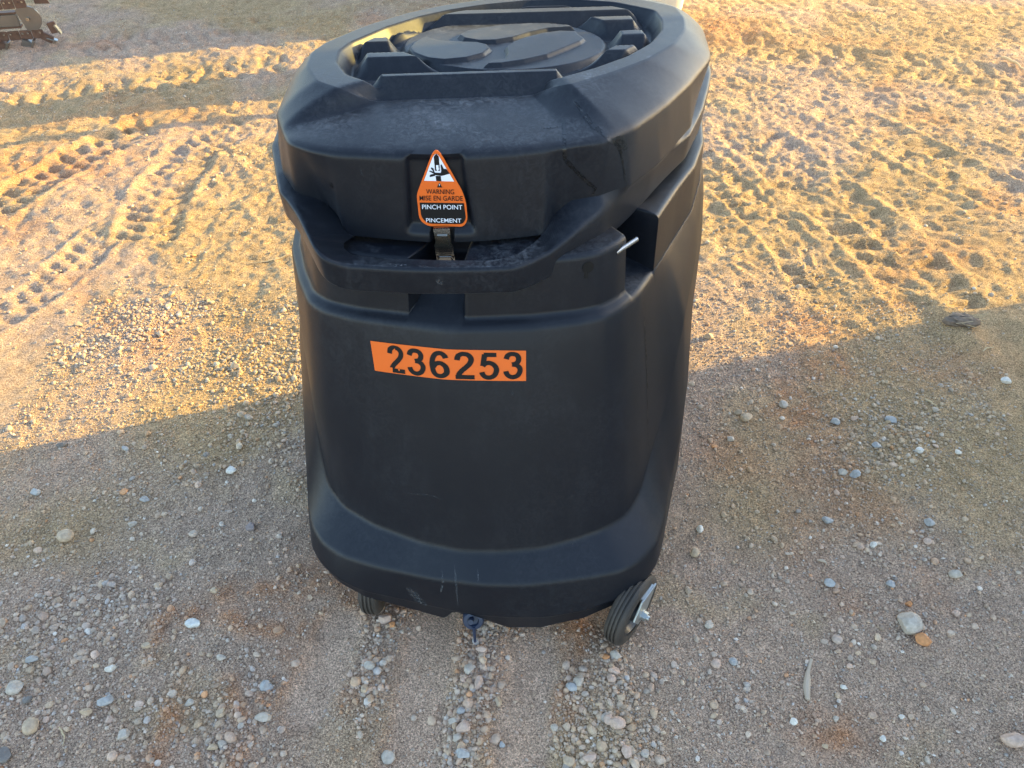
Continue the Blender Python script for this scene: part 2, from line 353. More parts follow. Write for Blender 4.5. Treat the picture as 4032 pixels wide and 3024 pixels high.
# scattered gravel: the small ones nobody could count, one object
def gravel_density(x, y):
    d = .20+.45*sstep(.0, .5, fbm(x, y, 1.9, 3, 61))+.9*sstep(.15, .55, fbm(x, y, 4.5, 2, 63))
    for px, py, sx, sy, a in [(420, 2400, .16, .10, 2.6), (230, 2560, .16, .10, 2.2), (60, 2760, .15, .14, 2.0), (1890, 2560, .035, .08, 7), (1870, 2700, .035, .08, 8), (1800, 2850, .05, .07, 8), (1760, 2960, .07, .06, 7), (2410, 2620, .035, .07, 7), (2420, 2760, .035, .08, 7), (2440, 2900, .06, .07, 8), (2350, 3000, .08, .05, 8), (1480, 2560, .035, .08, 5), (1440, 2720, .03, .08, 4), (2250, 2700, .04, .05, 5), (2280, 2880, .05, .06, 4), (700, 2850, .15, .10, 1.8), (950, 2900, .10, .08, 2.2), (3520, 1700, .14, .12, 3), (3420, 1850, .12, .07, 2), (650, 1220, .16, .06, 2.6), (200, 1370, .22, .10, 2.4), (900, 1430, .18, .09, 2.4), (550, 1300, .10, .08, 3), (1200, 1480, .10, .12, 4), (3150, 1080, .10, .08, 3), (2850, 2750, .12, .10, 1.2), (3560, 2460, .10, .06, 1.6), (1560, 2440, .07, .03, 4), (1990, 2490, .1, .03, 5), (1050, 1700, .15, .15, 1.4)]:
        cx, cy, _ = at(px, py, 0); d = d+a*np.exp(-((x-cx)/sx)**2-((y-cy)/sy)**2)
    d = d*(1-.8*lane_mask(x, y))
    return d
def scatter(n, x0, x1, y0, y1, seed):
    r = np.random.default_rng(seed); N_ = n*14
    x = r.uniform(x0, x1, N_); y = r.uniform(y0, y1, N_); k = r.random(N_) < gravel_density(x, y)/7.5; x = x[k][:n]; y = y[k][:n]; return x, y
pal = np.array([CG, CB, CT, CO, CW, CD, CP, (.42, .35, .27)]); pw = np.array([.22, .12, .24, .03, .06, .05, .12, .16])
bases = [rock_shape(ICO1[0], s, 4, .6) for s in range(16)]
bases2 = [rock_shape(ICO2[0], s+100, 7, .58) for s in range(16)]
def gravel(name, x, y, size, bs, faces, seed, sink=.25, mix=(.25, .85)):
    r = np.random.default_rng(seed); n = len(x); z = height(x.copy(), y.copy()); nv = len(bs[0]); B = np.array(bs)[r.integers(0, len(bs), n)]
    sc = np.stack([size*r.uniform(.8, 1.35, n), size*r.uniform(.7, 1.1, n), size*r.uniform(.55, .95, n)], 1)
    B = B*sc[:, None]; a = r.uniform(0, 6.283, n); tl = r.normal(0, .35, n)
    ct, st = np.cos(tl)[:, None], np.sin(tl)[:, None]; by = B[..., 1]*ct-B[..., 2]*st; bz = B[..., 1]*st+B[..., 2]*ct
    ca, sa = np.cos(a)[:, None], np.sin(a)[:, None]; bx = B[..., 0]*ca-by*sa; by = B[..., 0]*sa+by*ca
    P = np.stack([bx+x[:, None], by+y[:, None], bz+(z+sc[:, 2]*(1-sink*2)*.75)[:, None]], 2).reshape(-1, 3)
    Fg = (faces[None]+(np.arange(n)*nv)[:, None, None]).reshape(-1, 3)
    c = pal[r.choice(len(pal), n, p=pw)]*r.uniform(.65, 1.35, n)[:, None]
    soil = soil_colour(x, y); mixk = r.uniform(*mix, n)[:, None]; c = c*(1-mixk)+soil*mixk
    me = np_mesh(name, P, Fg, np.repeat(c, nv, 0), False); me.materials.append(M_STONE)
    o = bpy.data.objects.new(name, me); col.objects.link(o); return o
xa, ya = scatter(24000, -1.55, 1.6, .5, 2.4, 1); xb, yb = scatter(10000, -3.3, 3.3, 2.0, 5.8, 2)
x = np.concatenate([xa, xb]); y = np.concatenate([ya, yb]); k = (abs(x) < .33) & (y > 1.05) & (y < 1.95); x = x[~k]; y = y[~k]
sz = np.random.default_rng(3).lognormal(math.log(.0027), .42, len(x))*(1+.25*sstep(1.8, 4, y))
tag(gravel('gravel', x, y, np.clip(sz, .0012, .0075), bases, ICO1[1], 4), 'fine mixed gravel scattered over the sandy ground', 'gravel', kind='stuff')
bmo = bmesh.new(); bmesh.ops.create_cone(bmo, cap_ends=False, segments=4, radius1=1, radius2=0, depth=1.2); bmo.verts.ensure_lookup_table()
OV = np.array([(1, 0, 0), (0, 1, 0), (-1, 0, 0), (0, -1, 0), (0, 0, 1), (0, 0, -1)], float); OF = np.array([(0, 1, 4), (1, 2, 4), (2, 3, 4), (3, 0, 4), (1, 0, 5), (2, 1, 5), (3, 2, 5), (0, 3, 5)]); bmo.free()
octs = [OV*np.random.default_rng(900+s).uniform(.6, 1.35, (6, 1)) for s in range(16)]
rg = np.random.default_rng(21); n1_ = 62000; n2_ = 30000
x = np.concatenate([rg.uniform(-1.5, 1.5, n1_), rg.uniform(-3.2, 3.2, n2_)]); y = np.concatenate([rg.uniform(.5, 2.3, n1_), rg.uniform(2.2, 5.6, n2_)])
k = ((abs(x) < .33) & (y > 1.05) & (y < 1.95)) | (rg.random(len(x)) < .7*lane_mask(x, y)); x = x[~k]; y = y[~k]
sz = np.clip(rg.lognormal(math.log(.0022), .38, len(x))*(1+.35*sstep(1.8, 4, y)), .001, .0055)
tag(gravel('grit', x, y, sz, octs, OF, 22, .15, (.25, .9)), 'coarse sand grains and crumbs of soil covering the ground', 'grit', kind='stuff')
xa, ya = scatter(2600, -1.5, 1.5, .55, 2.3, 11); xb, yb = scatter(1000, -3, 3, 2.2, 4.8, 12)
x = np.concatenate([xa, xb]); y = np.concatenate([ya, yb]); k = (abs(x) < .33) & (y > 1.05) & (y < 1.95); x = x[~k]; y = y[~k]
sz = np.clip(np.random.default_rng(13).lognormal(math.log(.0062), .30, len(x)), .0038, .0125)
tag(gravel('pebbles', x, y, sz, bases2, ICO2[1], 14), 'loose small pebbles gathered in rows and patches on the ground', 'pebbles', kind='stuff')

stone_n = 0
def stone(px, py, wpx, c, label, group=None, hr=.8, flat=.62, cuts=7, rot=None, name='stone'):
    """px, py, width in photo pixels -> real position and size on the ground"""
    global stone_n; stone_n += 1
    r = random.Random(px*7+py)
    x, y, _ = at(px, py, 0); dist = y*math.cos(R(PITCH))+CAM_H*math.sin(R(PITCH)); s = wpx*dist/3045/2*1.12
    v = rock_shape(ICO3[0], px+py, cuts+3, .5)
    v += .035*np.stack([perlin(v[:, 1]*2.3+px, v[:, 2]*2.3, 70+k)for k in range(3)], 1)*2
    me = np_mesh(name, v*np.array([s, s*hr, s*flat]), ICO3[1], np.tile(np.array(c)*1.0, (len(v), 1)), True)
    me.set_sharp_from_angle(angle=R(28)); me.materials.append(M_STONE)
    o = bpy.data.objects.new(name, me); col.objects.link(o)
    o.location = (x, y, hgt(x, y)+s*flat*.55); o.rotation_euler = (r.uniform(-.2, .2), r.uniform(-.2, .2), r.uniform(-.6, .6) if rot is None else rot)
    return tag(o, label, 'stone', group)
ST = [
 (3569, 2466, 97, CG, 'largest rounded grey stone on the right, beside an orange stone', .85),
 (3633, 2530, 66, CO, 'bright orange angular stone touching the largest grey stone', .7),
 (3576, 2384, 34, CO, 'small orange chip just behind the largest grey stone', .8),
 (3592, 2425, 32, CO, 'flat orange chip wedged against the back of the largest grey stone', .6),
 (3758, 2273, 55, CG, 'smooth grey oval stone alone behind and right of the orange stone', .7),
 (3647, 2073, 44, CB, 'blue-grey angular stone high on the right gravel', .8),
 (3261, 2306, 46, CB, 'dark blue-grey stone midway on the right gravel', .7),
 (3501, 2310, 34, CB, 'small round blue-grey stone between the dark stone and the grey oval one', .9),
 (2788, 2464, 36, CG, 'pale grey stone standing alone right of the right caster', .9),
 (2756, 2090, 36, CW, 'pale grey chip just right of the black bin', .9),
 (2732, 2181, 40, CT, 'tan angular stone at the right foot of the black bin', .9),
 (3254, 2056, 42, CB, 'flat bluish stone in the upper right gravel, left of two others', .6),
 (3643, 2147, 32, CP, 'small pinkish stone just in front of a blue-grey stone', .8),
 (3433, 2161, 30, CW, 'small whitish stone in the middle of the right gravel', .8),
 (3990, 2916, 90, CP, 'large smooth pinkish grey stone in the bottom right corner', .6),
 (3125, 2840, 38, CW, 'whitish stone near the red soil patch at bottom right', .7),
 (3292, 2828, 28, CG, 'little grey stone lying on the red soil patch at bottom right', .8),
 (3551, 2819, 25, CW, 'little white stone right of the red soil patch', .8),
 (2820, 2618, 42, CP, 'pinkish stone right of the caster, beside a bluish one', .8),
 (2885, 2608, 36, CB, 'bluish stone touching a pinkish stone, right of the caster', .8),
 (3762, 2418, 38, CP, 'pale pinkish flat stone right of the largest grey stone', .7),
 (3325, 2706, 30, CW, 'white egg-shaped pebble right of the wooden splinter', .7),
 (3478, 2905, 24, CW, 'white upright pebble near the bottom right', 1.),
 (3253, 2935, 26, CT, 'tan chip at the lower edge of the red soil patch', .8),
 (1894, 2567, 52, CP, 'large pinkish stone topping the pebble row below the drain plug', .65),
 (1850, 2638, 40, CG, 'upright grey stone in the pebble row below the drain plug', 1.3),
 (1882, 2700, 42, CP, 'long brown-grey slab in the central pebble row', 1.3),
 (1823, 2879, 55, CP, 'big blocky pink-grey stone low in the central pebble row', .9),
 (1820, 2979, 58, CB, 'big bluish grey stone at the bottom of the central pebble row', .65),
 (1529, 2982, 50, CG, 'grey angular stone alone on the smooth lane at the bottom edge', 1.),
 (1814, 2808, 34, CB, 'blue-grey pebble above the blocky stone in the central row', .7),
 (1800, 2917, 36, CG, 'rounded grey pebble touching the blocky stone in the central row', .8),
 (1785, 2850, 34, CG, 'grey pebble left of the blocky stone in the central row', .8),
 (2279, 2691, 50, CG, 'light grey stone right of its darker pair, below the right of the bin', .95),
 (2249, 2714, 44, CB, 'blue-grey stone left of its lighter pair, below the right of the bin', .7),
 (2423, 2588, 44, CG, 'dark grey stone just below the right caster', .85),
 (2386, 2595, 30, CO, 'orange pebble just below the right caster', .8),
 (2414, 2653, 48, CP, 'pinkish brown stone below the right caster, at the head of the right row', .7),
 (2402, 2685, 37, CP, 'round pinkish pebble under the pinkish brown stone of the right row', .9),
 (2440, 2758, 34, CT, 'squarish tan pebble midway down the right pebble row', .8),
 (2428, 2861, 60, CP, 'largest rounded pinkish stone of the right pebble row', .75),
 (2393, 2841, 36, CP, 'upright tan pebble touching the largest stone of the right row', 1.2),
 (2467, 2973, 42, CP, 'egg-shaped pinkish grey stone near the bottom of the right row', 1.25),
 (2320, 2988, 56, CP, 'broad pinkish stone at the bottom edge, left part of the right row', .7),
 (2240, 3000, 46, CT, 'pale tan stone cut by the bottom edge between the pebble rows', .9),
 (2540, 2976, 38, CG, 'angular grey stone right of the egg-shaped stone', .8),
 (2182, 2870, 30, CG, 'grey pebble alone on the edge of the right smooth lane', 1.),
 (1976, 2929, 30, CB, 'bluish pebble between the two smooth lanes', .8),
 (1961, 2770, 29, CT, 'upright tan pebble between the two smooth lanes', 1.3),
 (1517, 2447, 55, CP, 'pink and grey stone against the left caster', .75),
 (1546, 2466, 30, CO, 'reddish pebble leaning on the pink and grey stone by the left caster', .9),
 (1457, 2632, 42, CG, 'grey stone in the left pebble row, higher of two', .75),
 (1438, 2723, 37, CT, 'brownish upright stone in the left pebble row, lower of two', 1.2),
 (264, 2120, 56, CT, 'round brown half-buried stone on the left', .95),
 (993, 2093, 46, (.22, .18, .17), 'dark reddish grey stone left of the bin base', .8),
 (142, 1944, 40, CB, 'bluish stone high on the shaded ground at far left', .8),
 (569, 1971, 42, CB, 'flat blue-grey stone below the shadow edge on the left', .6),
 (522, 2063, 34, CG, 'small grey stone between the brown round stone and the dark reddish one', .7),
 (766, 2479, 58, (.56, .56, .52), 'pale blue-white flat stone alone in the hollow on the left', .6),
 (430, 2781, 58, CB, 'speckled blue-grey and tan stone at lower left', .9),
 (139, 2879, 56, CT, 'smooth tan stone near the bottom left corner', 1.1),
 (71, 2720, 68, CG, 'broad pale grey stone at the left edge', .85),
 (136, 2608, 50, CB, 'bluish stone at left above the broad pale one', .6),
 (28, 2991, 74, CD, 'dark angular stone cut by the bottom left corner', .8),
 (501, 2916, 56, CG, 'grey angular stone near the orange ridge at the bottom left', .8),
 (1057, 2717, 50, CB, 'blue-grey pitted stone beside the left smooth lane, upper of two', .9),
 (1044, 2842, 58, CG, 'long grey stone beside the left smooth lane, lower of two', .6),
 (451, 2649, 46, CW, 'whitish oval stone left of centre in the lower left gravel', .6),
 (756, 2784, 42, CG, 'grey stone right of the speckled stone at lower left', .7),
 (593, 2564, 40, CT, 'tan flat stone in the lower left gravel, left of the blue-white one', .6),
 (881, 2605, 38, CG, 'grey stone below and right of the blue-white flat one', .7),
 (352, 2822, 46, CT, 'tan stone touching the lower left of the speckled stone', .7),
 (444, 2849, 34, CP, 'pinkish pebble just under the speckled stone', .8),
 (854, 2344, 34, CT, 'tan pebble sunk in the orange soil left of the bin', .8),
 (125, 2771, 38, CD, 'dark brown stone under the broad pale one at the left edge', .8),
 (846, 2960, 42, CT, 'tan stone near the bottom edge, left of its twin', .7),
 (884, 2948, 38, CG, 'greyish stone near the bottom edge, right of its tan twin', .8),
 (878, 2822, 38, CT, 'upright tan stone between two larger ones at the lower left', 1.),
 (3080, 1599, 37, CG, 'pale grey round stone on the shaded red soil right of the bin', .8),
 (2938, 1652, 50, CT, 'tan blocky stone right of the bin, in front of its smaller neighbour', .7),
 (2905, 1630, 34, CT, 'small tan stone leaning behind the tan blocky stone', .6),
 (3285, 1662, 40, CB, 'square blue-grey stone left of the grey gravel patch', .7),
 (3508, 1653, 46, CB, 'flat dark grey stone heading the grey gravel patch', .55),
 (3363, 1649, 38, CP, 'pale pointed flat stone left of the flat dark grey one', .45),
 (3960, 1503, 38, CW, 'whitish stone at the right edge on the shaded ground', .7),
 (3613, 1789, 34, CW, 'pale round stone under the grey gravel patch', .8),
 (3447, 1759, 32, CB, 'blue stone in the lower part of the grey gravel patch', .9),
 (3363, 1879, 42, CB, 'angular blue-grey stone below the grey gravel patch', .8),
 (3312, 1867, 38, CG, 'grey stone touching the left of an angular blue-grey one', .7),
 (3767, 1789, 28, CW, 'small pale stone right of the pale round one', .7),
 (2875, 1732, 32, CG, 'grey round stone between the tan blocky stone and the bin', .8),
 (3146, 1132, 27, CT, 'sunlit upright stone with a long shadow right of the bin', 1.1),
 (2787, 1337, 36, CT, 'sunlit tan stone close to the right side of the bin', .8),
 (675, 1159, 28, CT, 'sunlit upright stone with a long shadow, above the pebble patch on the left', 1.),
 (603, 1445, 32, CP, 'sunlit angular stone casting a broad dark shadow on the left', .9),
 (301, 1271, 36, CT, 'sunlit blocky stone at the left above a patch of gravel', .6),
 (630, 1316, 26, CT, 'sunlit stone just under the pebble patch on the left', .8),
 (220, 1337, 26, CT, 'sunlit small stone inside the left patch of gravel', .9),
 (250, 1762, 42, CD, 'dark flat stone half buried on the shadow edge at left', .5),
 (500, 1774, 32, CB, 'grey-blue flat stone just inside the shade on the left', .5),
 (913, 1864, 46, CW, 'whitish stone in the shade left of the bin', .6),
 (928, 1442, 38, CT, 'sunlit stone near the left side of the bin', .8),
]
for q in ST: stone(q[0], q[1], q[2], q[3], q[4], hr=q[5], flat=min(.9, .5+.3*q[5]), cuts=5 if 'round' in q[4] or 'smooth' in q[4] else 9, rot=random.uniform(-.3, .3))

# straw, twigs
def stick(a, b, r, m, name, label, cat, z0=.004, bend=.006, wid=1.):
    bm = bmesh.new(); A = Vector(at(*a, 0)); B = Vector(at(*b, 0)); n = 9; ring = []; d = (B-A).normalized(); sd = Vector((-d.y, d.x, 0))
    for i in range(n):
        t = i/(n-1); p = A.lerp(B, t)+sd*math.sin(t*3.1)*bend+sd*random.uniform(-.0012, .0012); p.z = hgt(p.x, p.y)+z0
        rr = r*(.55+.6*math.sin(math.pi*min(1, t*1.2+.12))); k = [bm.verts.new(p+sd*math.cos(q*math.pi/3)*rr*wid+Vector((0, 0, math.sin(q*math.pi/3)*rr))) for q in range(6)]; ring.append(k)
    for i in range(n-1):
        for q in range(6): bm.faces.new((ring[i][q], ring[i][(q+1) % 6], ring[i+1][(q+1) % 6], ring[i+1][q]))
    bm.faces.new(ring[0]); bm.faces.new(ring[-1][::-1])
    return tag(bm_obj(name, bm, m), label, cat)
stick((3180, 2755), (3196, 2598), .0045, M_WOOD, 'wood_splinter', 'long pale wooden splinter lying on the right foreground gravel', 'splinter', wid=1.5)
stick((3640, 1575), (3690, 1615), .0028, M_STRAW, 'straw', 'short straight tan straw on the shaded ground at right', 'straw')
stick((3862, 1400), (3905, 1382), .0025, M_STRAW, 'straw', 'grey-tan straw right of the dark clod, on the shadow edge', 'straw')
stick((3222, 2210), (3252, 2232), .004, M_WOOD, 'twig', 'short brown twig lying amid the right gravel', 'twig')
stick((250, 2880), (262, 2950), .0018, M_STRAW, 'straw', 'thin bent pale straw near the bottom left', 'straw', bend=.004)
stick((1140, 1005), (960, 1032), .0022, M_STRAW, 'twig', 'thin curved twig in the sunlight left of the bin', 'twig', bend=.012)
stick((3935, 243), (4040, 285), .007, M_STRAW, 'stick', 'pale straight stick at the upper right edge of the ground', 'stick', z0=.02)
# dark clod with straw
c0 = at(3775, 1292, 0)
cl = empty('soil_clod', (c0[0], c0[1], hgt(c0[0], c0[1]))); tag(cl, 'dark crumbly clod of soil with straw on the shadow edge at right', 'clod')
v = rock_shape(ICO3[0], 5, 5, .7); v += .35*np.stack([fbm(v[:, 1]*2+9, v[:, 2]*2+v[:, 0], 2.2, 3, 80+k) for k in range(3)], 1)
me = np_mesh('clod', v*np.array([.062, .035, .022]), ICO3[1], np.tile(np.array([.17, .125, .09]), (len(v), 1)), False); me.materials.append(M_STONE)
o = bpy.data.objects.new('clod', me); col.objects.link(o); o.parent = cl; o.location = (0, 0, .008)
bm = bmesh.new()
for i in range(16):
    a = random.uniform(-1, 1); p = Vector((random.uniform(-.05, .04), random.uniform(-.03, .02), .02)); add_cyl(bm, p, p+Vector((math.cos(a)*.05, math.sin(a)*.03-.01, random.uniform(-.012, .016))), .0009, 5)
bm_obj('straw_tuft', bm, M_STRAW, cl)

# ------------------------------------------------------------------ the black bin
C0 = np.array([0., 1.55]); NT = 576
TH = np.linspace(-np.pi, np.pi, NT, endpoint=False)
def ring(pts, smooth=3):
    """pts: world points round the centre -> radius and height at every angle TH"""
    P = np.array(pts, float); d = P[:, :2]-C0; th = np.arctan2(d[:, 1], d[:, 0]); r = np.hypot(d[:, 0], d[:, 1]); k = np.argsort(th); th, r, z = th[k], r[k], P[k, 2]
    th3 = np.concatenate([th-2*np.pi, th, th+2*np.pi]); r3 = np.tile(r, 3); z3 = np.tile(z, 3)
    # interpolate in x, y to keep straight runs straight
    xx = np.cos(th3)*r3; yy = np.sin(th3)*r3
    rr = np.empty(NT); zz = np.interp(TH, th3, z3)
    idx = np.clip(np.searchsorted(th3, TH)-1, 0, len(th3)-2)
    ax, ay, bx, by = xx[idx], yy[idx], xx[idx+1], yy[idx+1]; ct, st = np.cos(TH), np.sin(TH); dx, dy = bx-ax, by-ay
    den = dx*st-dy*ct; rr = np.where(abs(den) > 1e-9, (ay*-dx+ax*dy)/np.where(abs(den) > 1e-9, -den, 1), np.interp(TH, th3, r3))
    def sm(a):
        for _ in range(smooth*3): a = (np.roll(a, 1)+2*a+np.roll(a, -1))/4
        return a
    return sm(rr), sm(zz)
def img(L, z): return [at(px, py, (z if not callable(z) else z(px, py))) for px, py in L]
def crop(L, x0, y0, s): return [(x0+a/s, y0+b/s) for a, b in L]
def loft(prof, fil, seg=4):
    """prof: list of (r[NT], z[NT]); fil: fillet radius at inner corners; returns rows of (r,z)"""
    rows = [prof[0]]
    for i in range(1, len(prof)-1):
        (r0, z0), (r1, z1), (r2, z2) = prof[i-1], prof[i], prof[i+1]; f = fil[i]
        if not f: rows.append(prof[i]); continue
        la = np.hypot(r0-r1, z0-z1)+1e-9; lb = np.hypot(r2-r1, z2-z1)+1e-9; fa = np.minimum(f, la*.45); fb = np.minimum(f, lb*.45); q = np.minimum(fa, fb)
        ar, az = r1+(r0-r1)/la*q, z1+(z0-z1)/la*q; br, bz = r1+(r2-r1)/lb*q, z1+(z2-z1)/lb*q
        for k in range(seg+1):
            t = k/seg; rows.append(((1-t)**2*ar+2*t*(1-t)*r1+t*t*br, (1-t)**2*az+2*t*(1-t)*z1+t*t*bz))
    rows.append(prof[-1]); return rows
def mesh_rows(rows, hole=None, cap0=False, cap1=False):
    """stack of rings -> vertices and quads; hole(row, k) True drops the quad"""
    V = []; n = len(rows)
    for r, z in rows: V.append(np.stack([C0[0]+np.cos(TH)*r, C0[1]+np.sin(TH)*r, z], 1))
    V = np.concatenate(V); Fs = []
    for i in range(n-1):
        for k in range(NT):
            if hole and hole(i, k): continue
            k2 = (k+1) % NT; Fs.append((i*NT+k, i*NT+k2, (i+1)*NT+k2, (i+1)*NT+k))
    V = V.tolist()
    if cap0: V.append([C0[0], C0[1], float(np.mean(rows[0][1]))]); c = len(V)-1; Fs += [(c, (k+1) % NT, k) for k in range(NT)]
    if cap1: V.append([C0[0], C0[1], float(np.mean(rows[-1][1]))]); c = len(V)-1; b = (n-1)*NT; Fs += [(c, b+k, b+(k+1) % NT) for k in range(NT)]
    return V, Fs
lerp = lambda a, b, t: a+(b-a)*t
def zmap(xs_, zs_): return lambda px, py: float(np.interp(px, xs_, zs_))

back_o = [(.475, 1.85), (.455, 1.93), (.40, 2.0), (.28, 2.02), (.1, 2.0), (-.1, 1.96), (-.28, 1.88), (-.40, 1.78), (-.47, 1.66)]
def bk(z, s=1.): return [(C0[0]+(a-C0[0])*s, C0[1]+(b-C0[1])*s, z) for a, b in back_o]
# outer body foot ring and fender edge
R1 = [(1220, 2150), (1266, 2233), (1331, 2290), (1425, 2334), (1620, 2375), (1750, 2406), (1873, 2428), (2003, 2440), (2141, 2440), (2307, 2412), (2450, 2360), (2540, 2300), (2590, 2225), (2612, 2132)]
zlip = zmap([1220, 1331, 1500, 1750, 2250, 2450, 2600], [.165, .160, .135, .12, .12, .15, .165])
ringLip = ring(img(R1, zlip)+[(.43, 1.35, .165), (.47, 1.6, .165), (-.49, 1.35, .165), (-.50, 1.5, .165)]+bk(.165))
R2 = crop([(85, 150), (95, 230), (150, 320), (250, 390), (450, 460), (750, 530), (1050, 565), (1300, 562), (1600, 520), (1800, 480), (1900, 420), (1990, 330), (2030, 200), (2060, 0)], 1150, 1900, 1.3825)
ringFen = ring(img(R2, .225)+[at(2679, 1722, .29), at(2709, 1498, .39), at(2728, 1200, .56), (.462, 1.64, .66), (.474, 1.75, .74), (-.497, 1.30, .33), (-.498, 1.42, .52), (-.49, 1.56, .70)]+bk(.77))
R3 = crop([(280, 1070), (450, 1170), (700, 1260), (900, 1300), (1100, 1305), (1300, 1290), (1500, 1240), (1650, 1190), (1770, 1120)], 1150, 1200, 1.3406)
ringU = ring(img(R3, .27)+[at(1295, 1909, .29), at(1269, 1797, .34), at(1247, 1677, .42), (-.462, 1.33, .55), (-.478, 1.46, .68), at(2530, 1946, .285), at(2567, 1834, .325), at(2634, 1648, .40), at(2687, 1424, .52), at(2716, 1260, .60), (.448, 1.62, .70), (.468, 1.75, .765)]+bk(.782, .995))
LED = [(1147, 982), (1169, 1093), (1207, 1185), (1265, 1223), (1386, 1252), (1612, 1280), (1765, 1298), (1900, 1295), (2093, 1288), (2286, 1267), (2382, 1247), (2454, 1209), (2517, 1151), (2585, 1054), (2652, 944)]
_g = np.exp(-((TH+.62)/.42)**2); ringU = (ringU[0]-.016*_g, ringU[1])
rLed, zLed = ring(img(LED, .76)+[(.405, 1.56, .77), (.445, 1.68, .79), (-.476, 1.5, .77), (-.47, 1.62, .785)]+bk(.80, .99))
ang = lambda p: math.atan2(p[1]-C0[1], p[0]-C0[0])
aGL, aGR = ang(at(1605, 1240, .78)), ang(at(1812, 1240, .78))          # central notch between the two blocks
aBR, aPR = ang(at(2478, 1130, .78)), ang(at(2572, 1035, .78))          # right pocket between block and side wall
def win(a0, a1, s=.012): return sstep(a0-s, a0+s, TH)*(1-sstep(a1-s, a1+s, TH))
gap = win(aGL, aGR, .018); pock = win(aBR, aPR, .006)
front = 1-win(aPR, math.pi-.45, .006)                                 # stretch where the upper body steps in
gapw = win(aGL+.0, aGR-.0, .05)
inset = front*(.020+.11*pock+.12*gap)
rIn = rLed-inset-.002; zIn = zLed+front*(.010+.012*pock+.075*gap)-.001
rTop = lerp(rLed*.992-.004, rIn-.012, front)
zt = np.full(NT, .885)
n_w = 10
prof = [(ringLip[0]-.05, ringLip[1]+.05), (ringLip[0]-.030, ringLip[1]+.0), ringLip, ringFen, ringU]
fil = [0, .005, .010, .010, .010]
for k in range(1, n_w):
    t = k/n_w; bow = .003*math.sin(math.pi*t)
    prof.append((lerp(ringU[0], rLed, t)+bow, lerp(ringU[1], zLed, t))); fil.append(0)
prof += [(rLed, zLed), (rIn, zIn), (lerp(rIn, rTop, .97), zt), (rTop*.9, zt+.002)]; fil += [.012, .008, .012, 0]
rows = loft(prof, fil)
# arched cut-outs in the foot of the skirt are made by lifting the bottom rows
bx = C0[0]+np.cos(TH)*ringLip[0]
frontmask = (np.sin(TH) < 0)
nx0 = at(1873, 2440, .1)[0]
V, Fs = mesh_rows(rows, cap1=True)
def bin_deform(V):
    V = np.array(V)
    return V
V = bin_deform(V)
bin_ = empty('wheeled_bin', (C0[0], C0[1], 0)); tag(bin_, 'tall black plastic wheeled bin with ribbed lid, orange number tape and warning sticker', 'bin')
LOC = Vector((C0[0], C0[1], 0))
def loc_(V): return (np.array(V)-np.array([C0[0], C0[1], 0])).tolist()
tub = mesh_obj('tub', loc_(V), Fs, M_TUB, bin_, sharp=60)
tub_bvh = BVHTree.FromPolygons([Vector(v) for v in V], Fs)
# lower inner skirt below the bumper, with the notch round the drain
sk = []
def skirt_bottom(px):
    xs_ = [1266, 1425, 1613, 1736, 1752, 1775, 1810, 1850, 1905, 1960, 2003, 2141, 2200, 2307, 2488, 2600]
    zs_ = [.10, .075, .055, .047, .062, .095, .108, .103, .085, .06, .045, .046, .055, .062, .085, .10]
    return float(np.interp(px, xs_, zs_))
lipV = []; lipF = []; nL = 170
for k in range(nL+1):
    px = 1290+(2590-1290)*k/nL; py = float(np.interp(px, [a for a, b in R1], [b for a, b in R1])); zl = zlip(px, py); P = np.array(at(px, py, zl)); d = P[:2]-C0; d = d/np.hypot(*d)
    zb = skirt_bottom(px)*.85+zl-.09
    o1 = P[:2]-d*.004; o2 = P[:2]-d*(.004+(zl-zb)*.15); i2 = P[:2]-d*.030; i1 = P[:2]-d*.030
    lipV += [(*o1, zl+.006), (*o2, zb), (*i2, zb), (*i1, zl+.006)]
for k in range(nL):
    a = k*4; b = a+4
    for j in range(3): lipF.append((a+j, b+j, b+j+1, a+j+1))
mesh_obj('skirt', loc_(lipV), lipF, M_TUB, bin_, sharp=40)
# belly seen inside the notch
bm = bmesh.new(); add_lathe(bm, (nx0-.0-C0[0], at(1873, 2440, .09)[1]+.10-C0[1], .02), (0, 0, 1), [(.0, .045), (.06, .047), (.085, .058), (.095, .08), (.095, .11)], 40); bm_obj('drain_boss', bm, M_TUB, bin_)
# base pan
bm = bmesh.new(); bmesh.ops.create_cone(bm, cap_ends=True, segments=48, radius1=.22, radius2=.25, depth=.03, matrix=Matrix.Translation((0, -.02, .10)) @ Matrix.Diagonal((1, 1.25, 1, 1))); bm_obj('base_pan', bm, M_TUB, bin_)

# ---- lid
rim_pts = [(1601, 52), (1447, 99), (1284, 167), (1227, 206), (1209, 258), (1249, 318), (1344, 350)]
rim_r = [(2246, 331), (2409, 283), (2546, 232), (2649, 172), (2696, 112), (2692, 69), (2658, 26)]
rimW = img(rim_pts, 1.112)+img(rim_r, 1.112)+img([(1446, 408), (1560, 398), (1800, 391), (2022, 388), (2100, 375)], 1.080)+[(-.16, 1.885, 1.112), (-.07, 1.93, 1.112), (.04, 1.965, 1.112), (.16, 1.975, 1.112), (.27, 1.95, 1.112), (.335, 1.905, 1.112)]
ringRim = ring([(a, b, c) for a, b, c in rimW], 2)
E1 = [(1086, 447), (1129, 558), (1215, 588), (1344, 601), (1713, 612), (2031, 593), (2245, 569), (2391, 550), (2503, 498), (2632, 404), (2718, 326), (2787, 249), (2804, 223), (2769, 112), (2684, 34)]
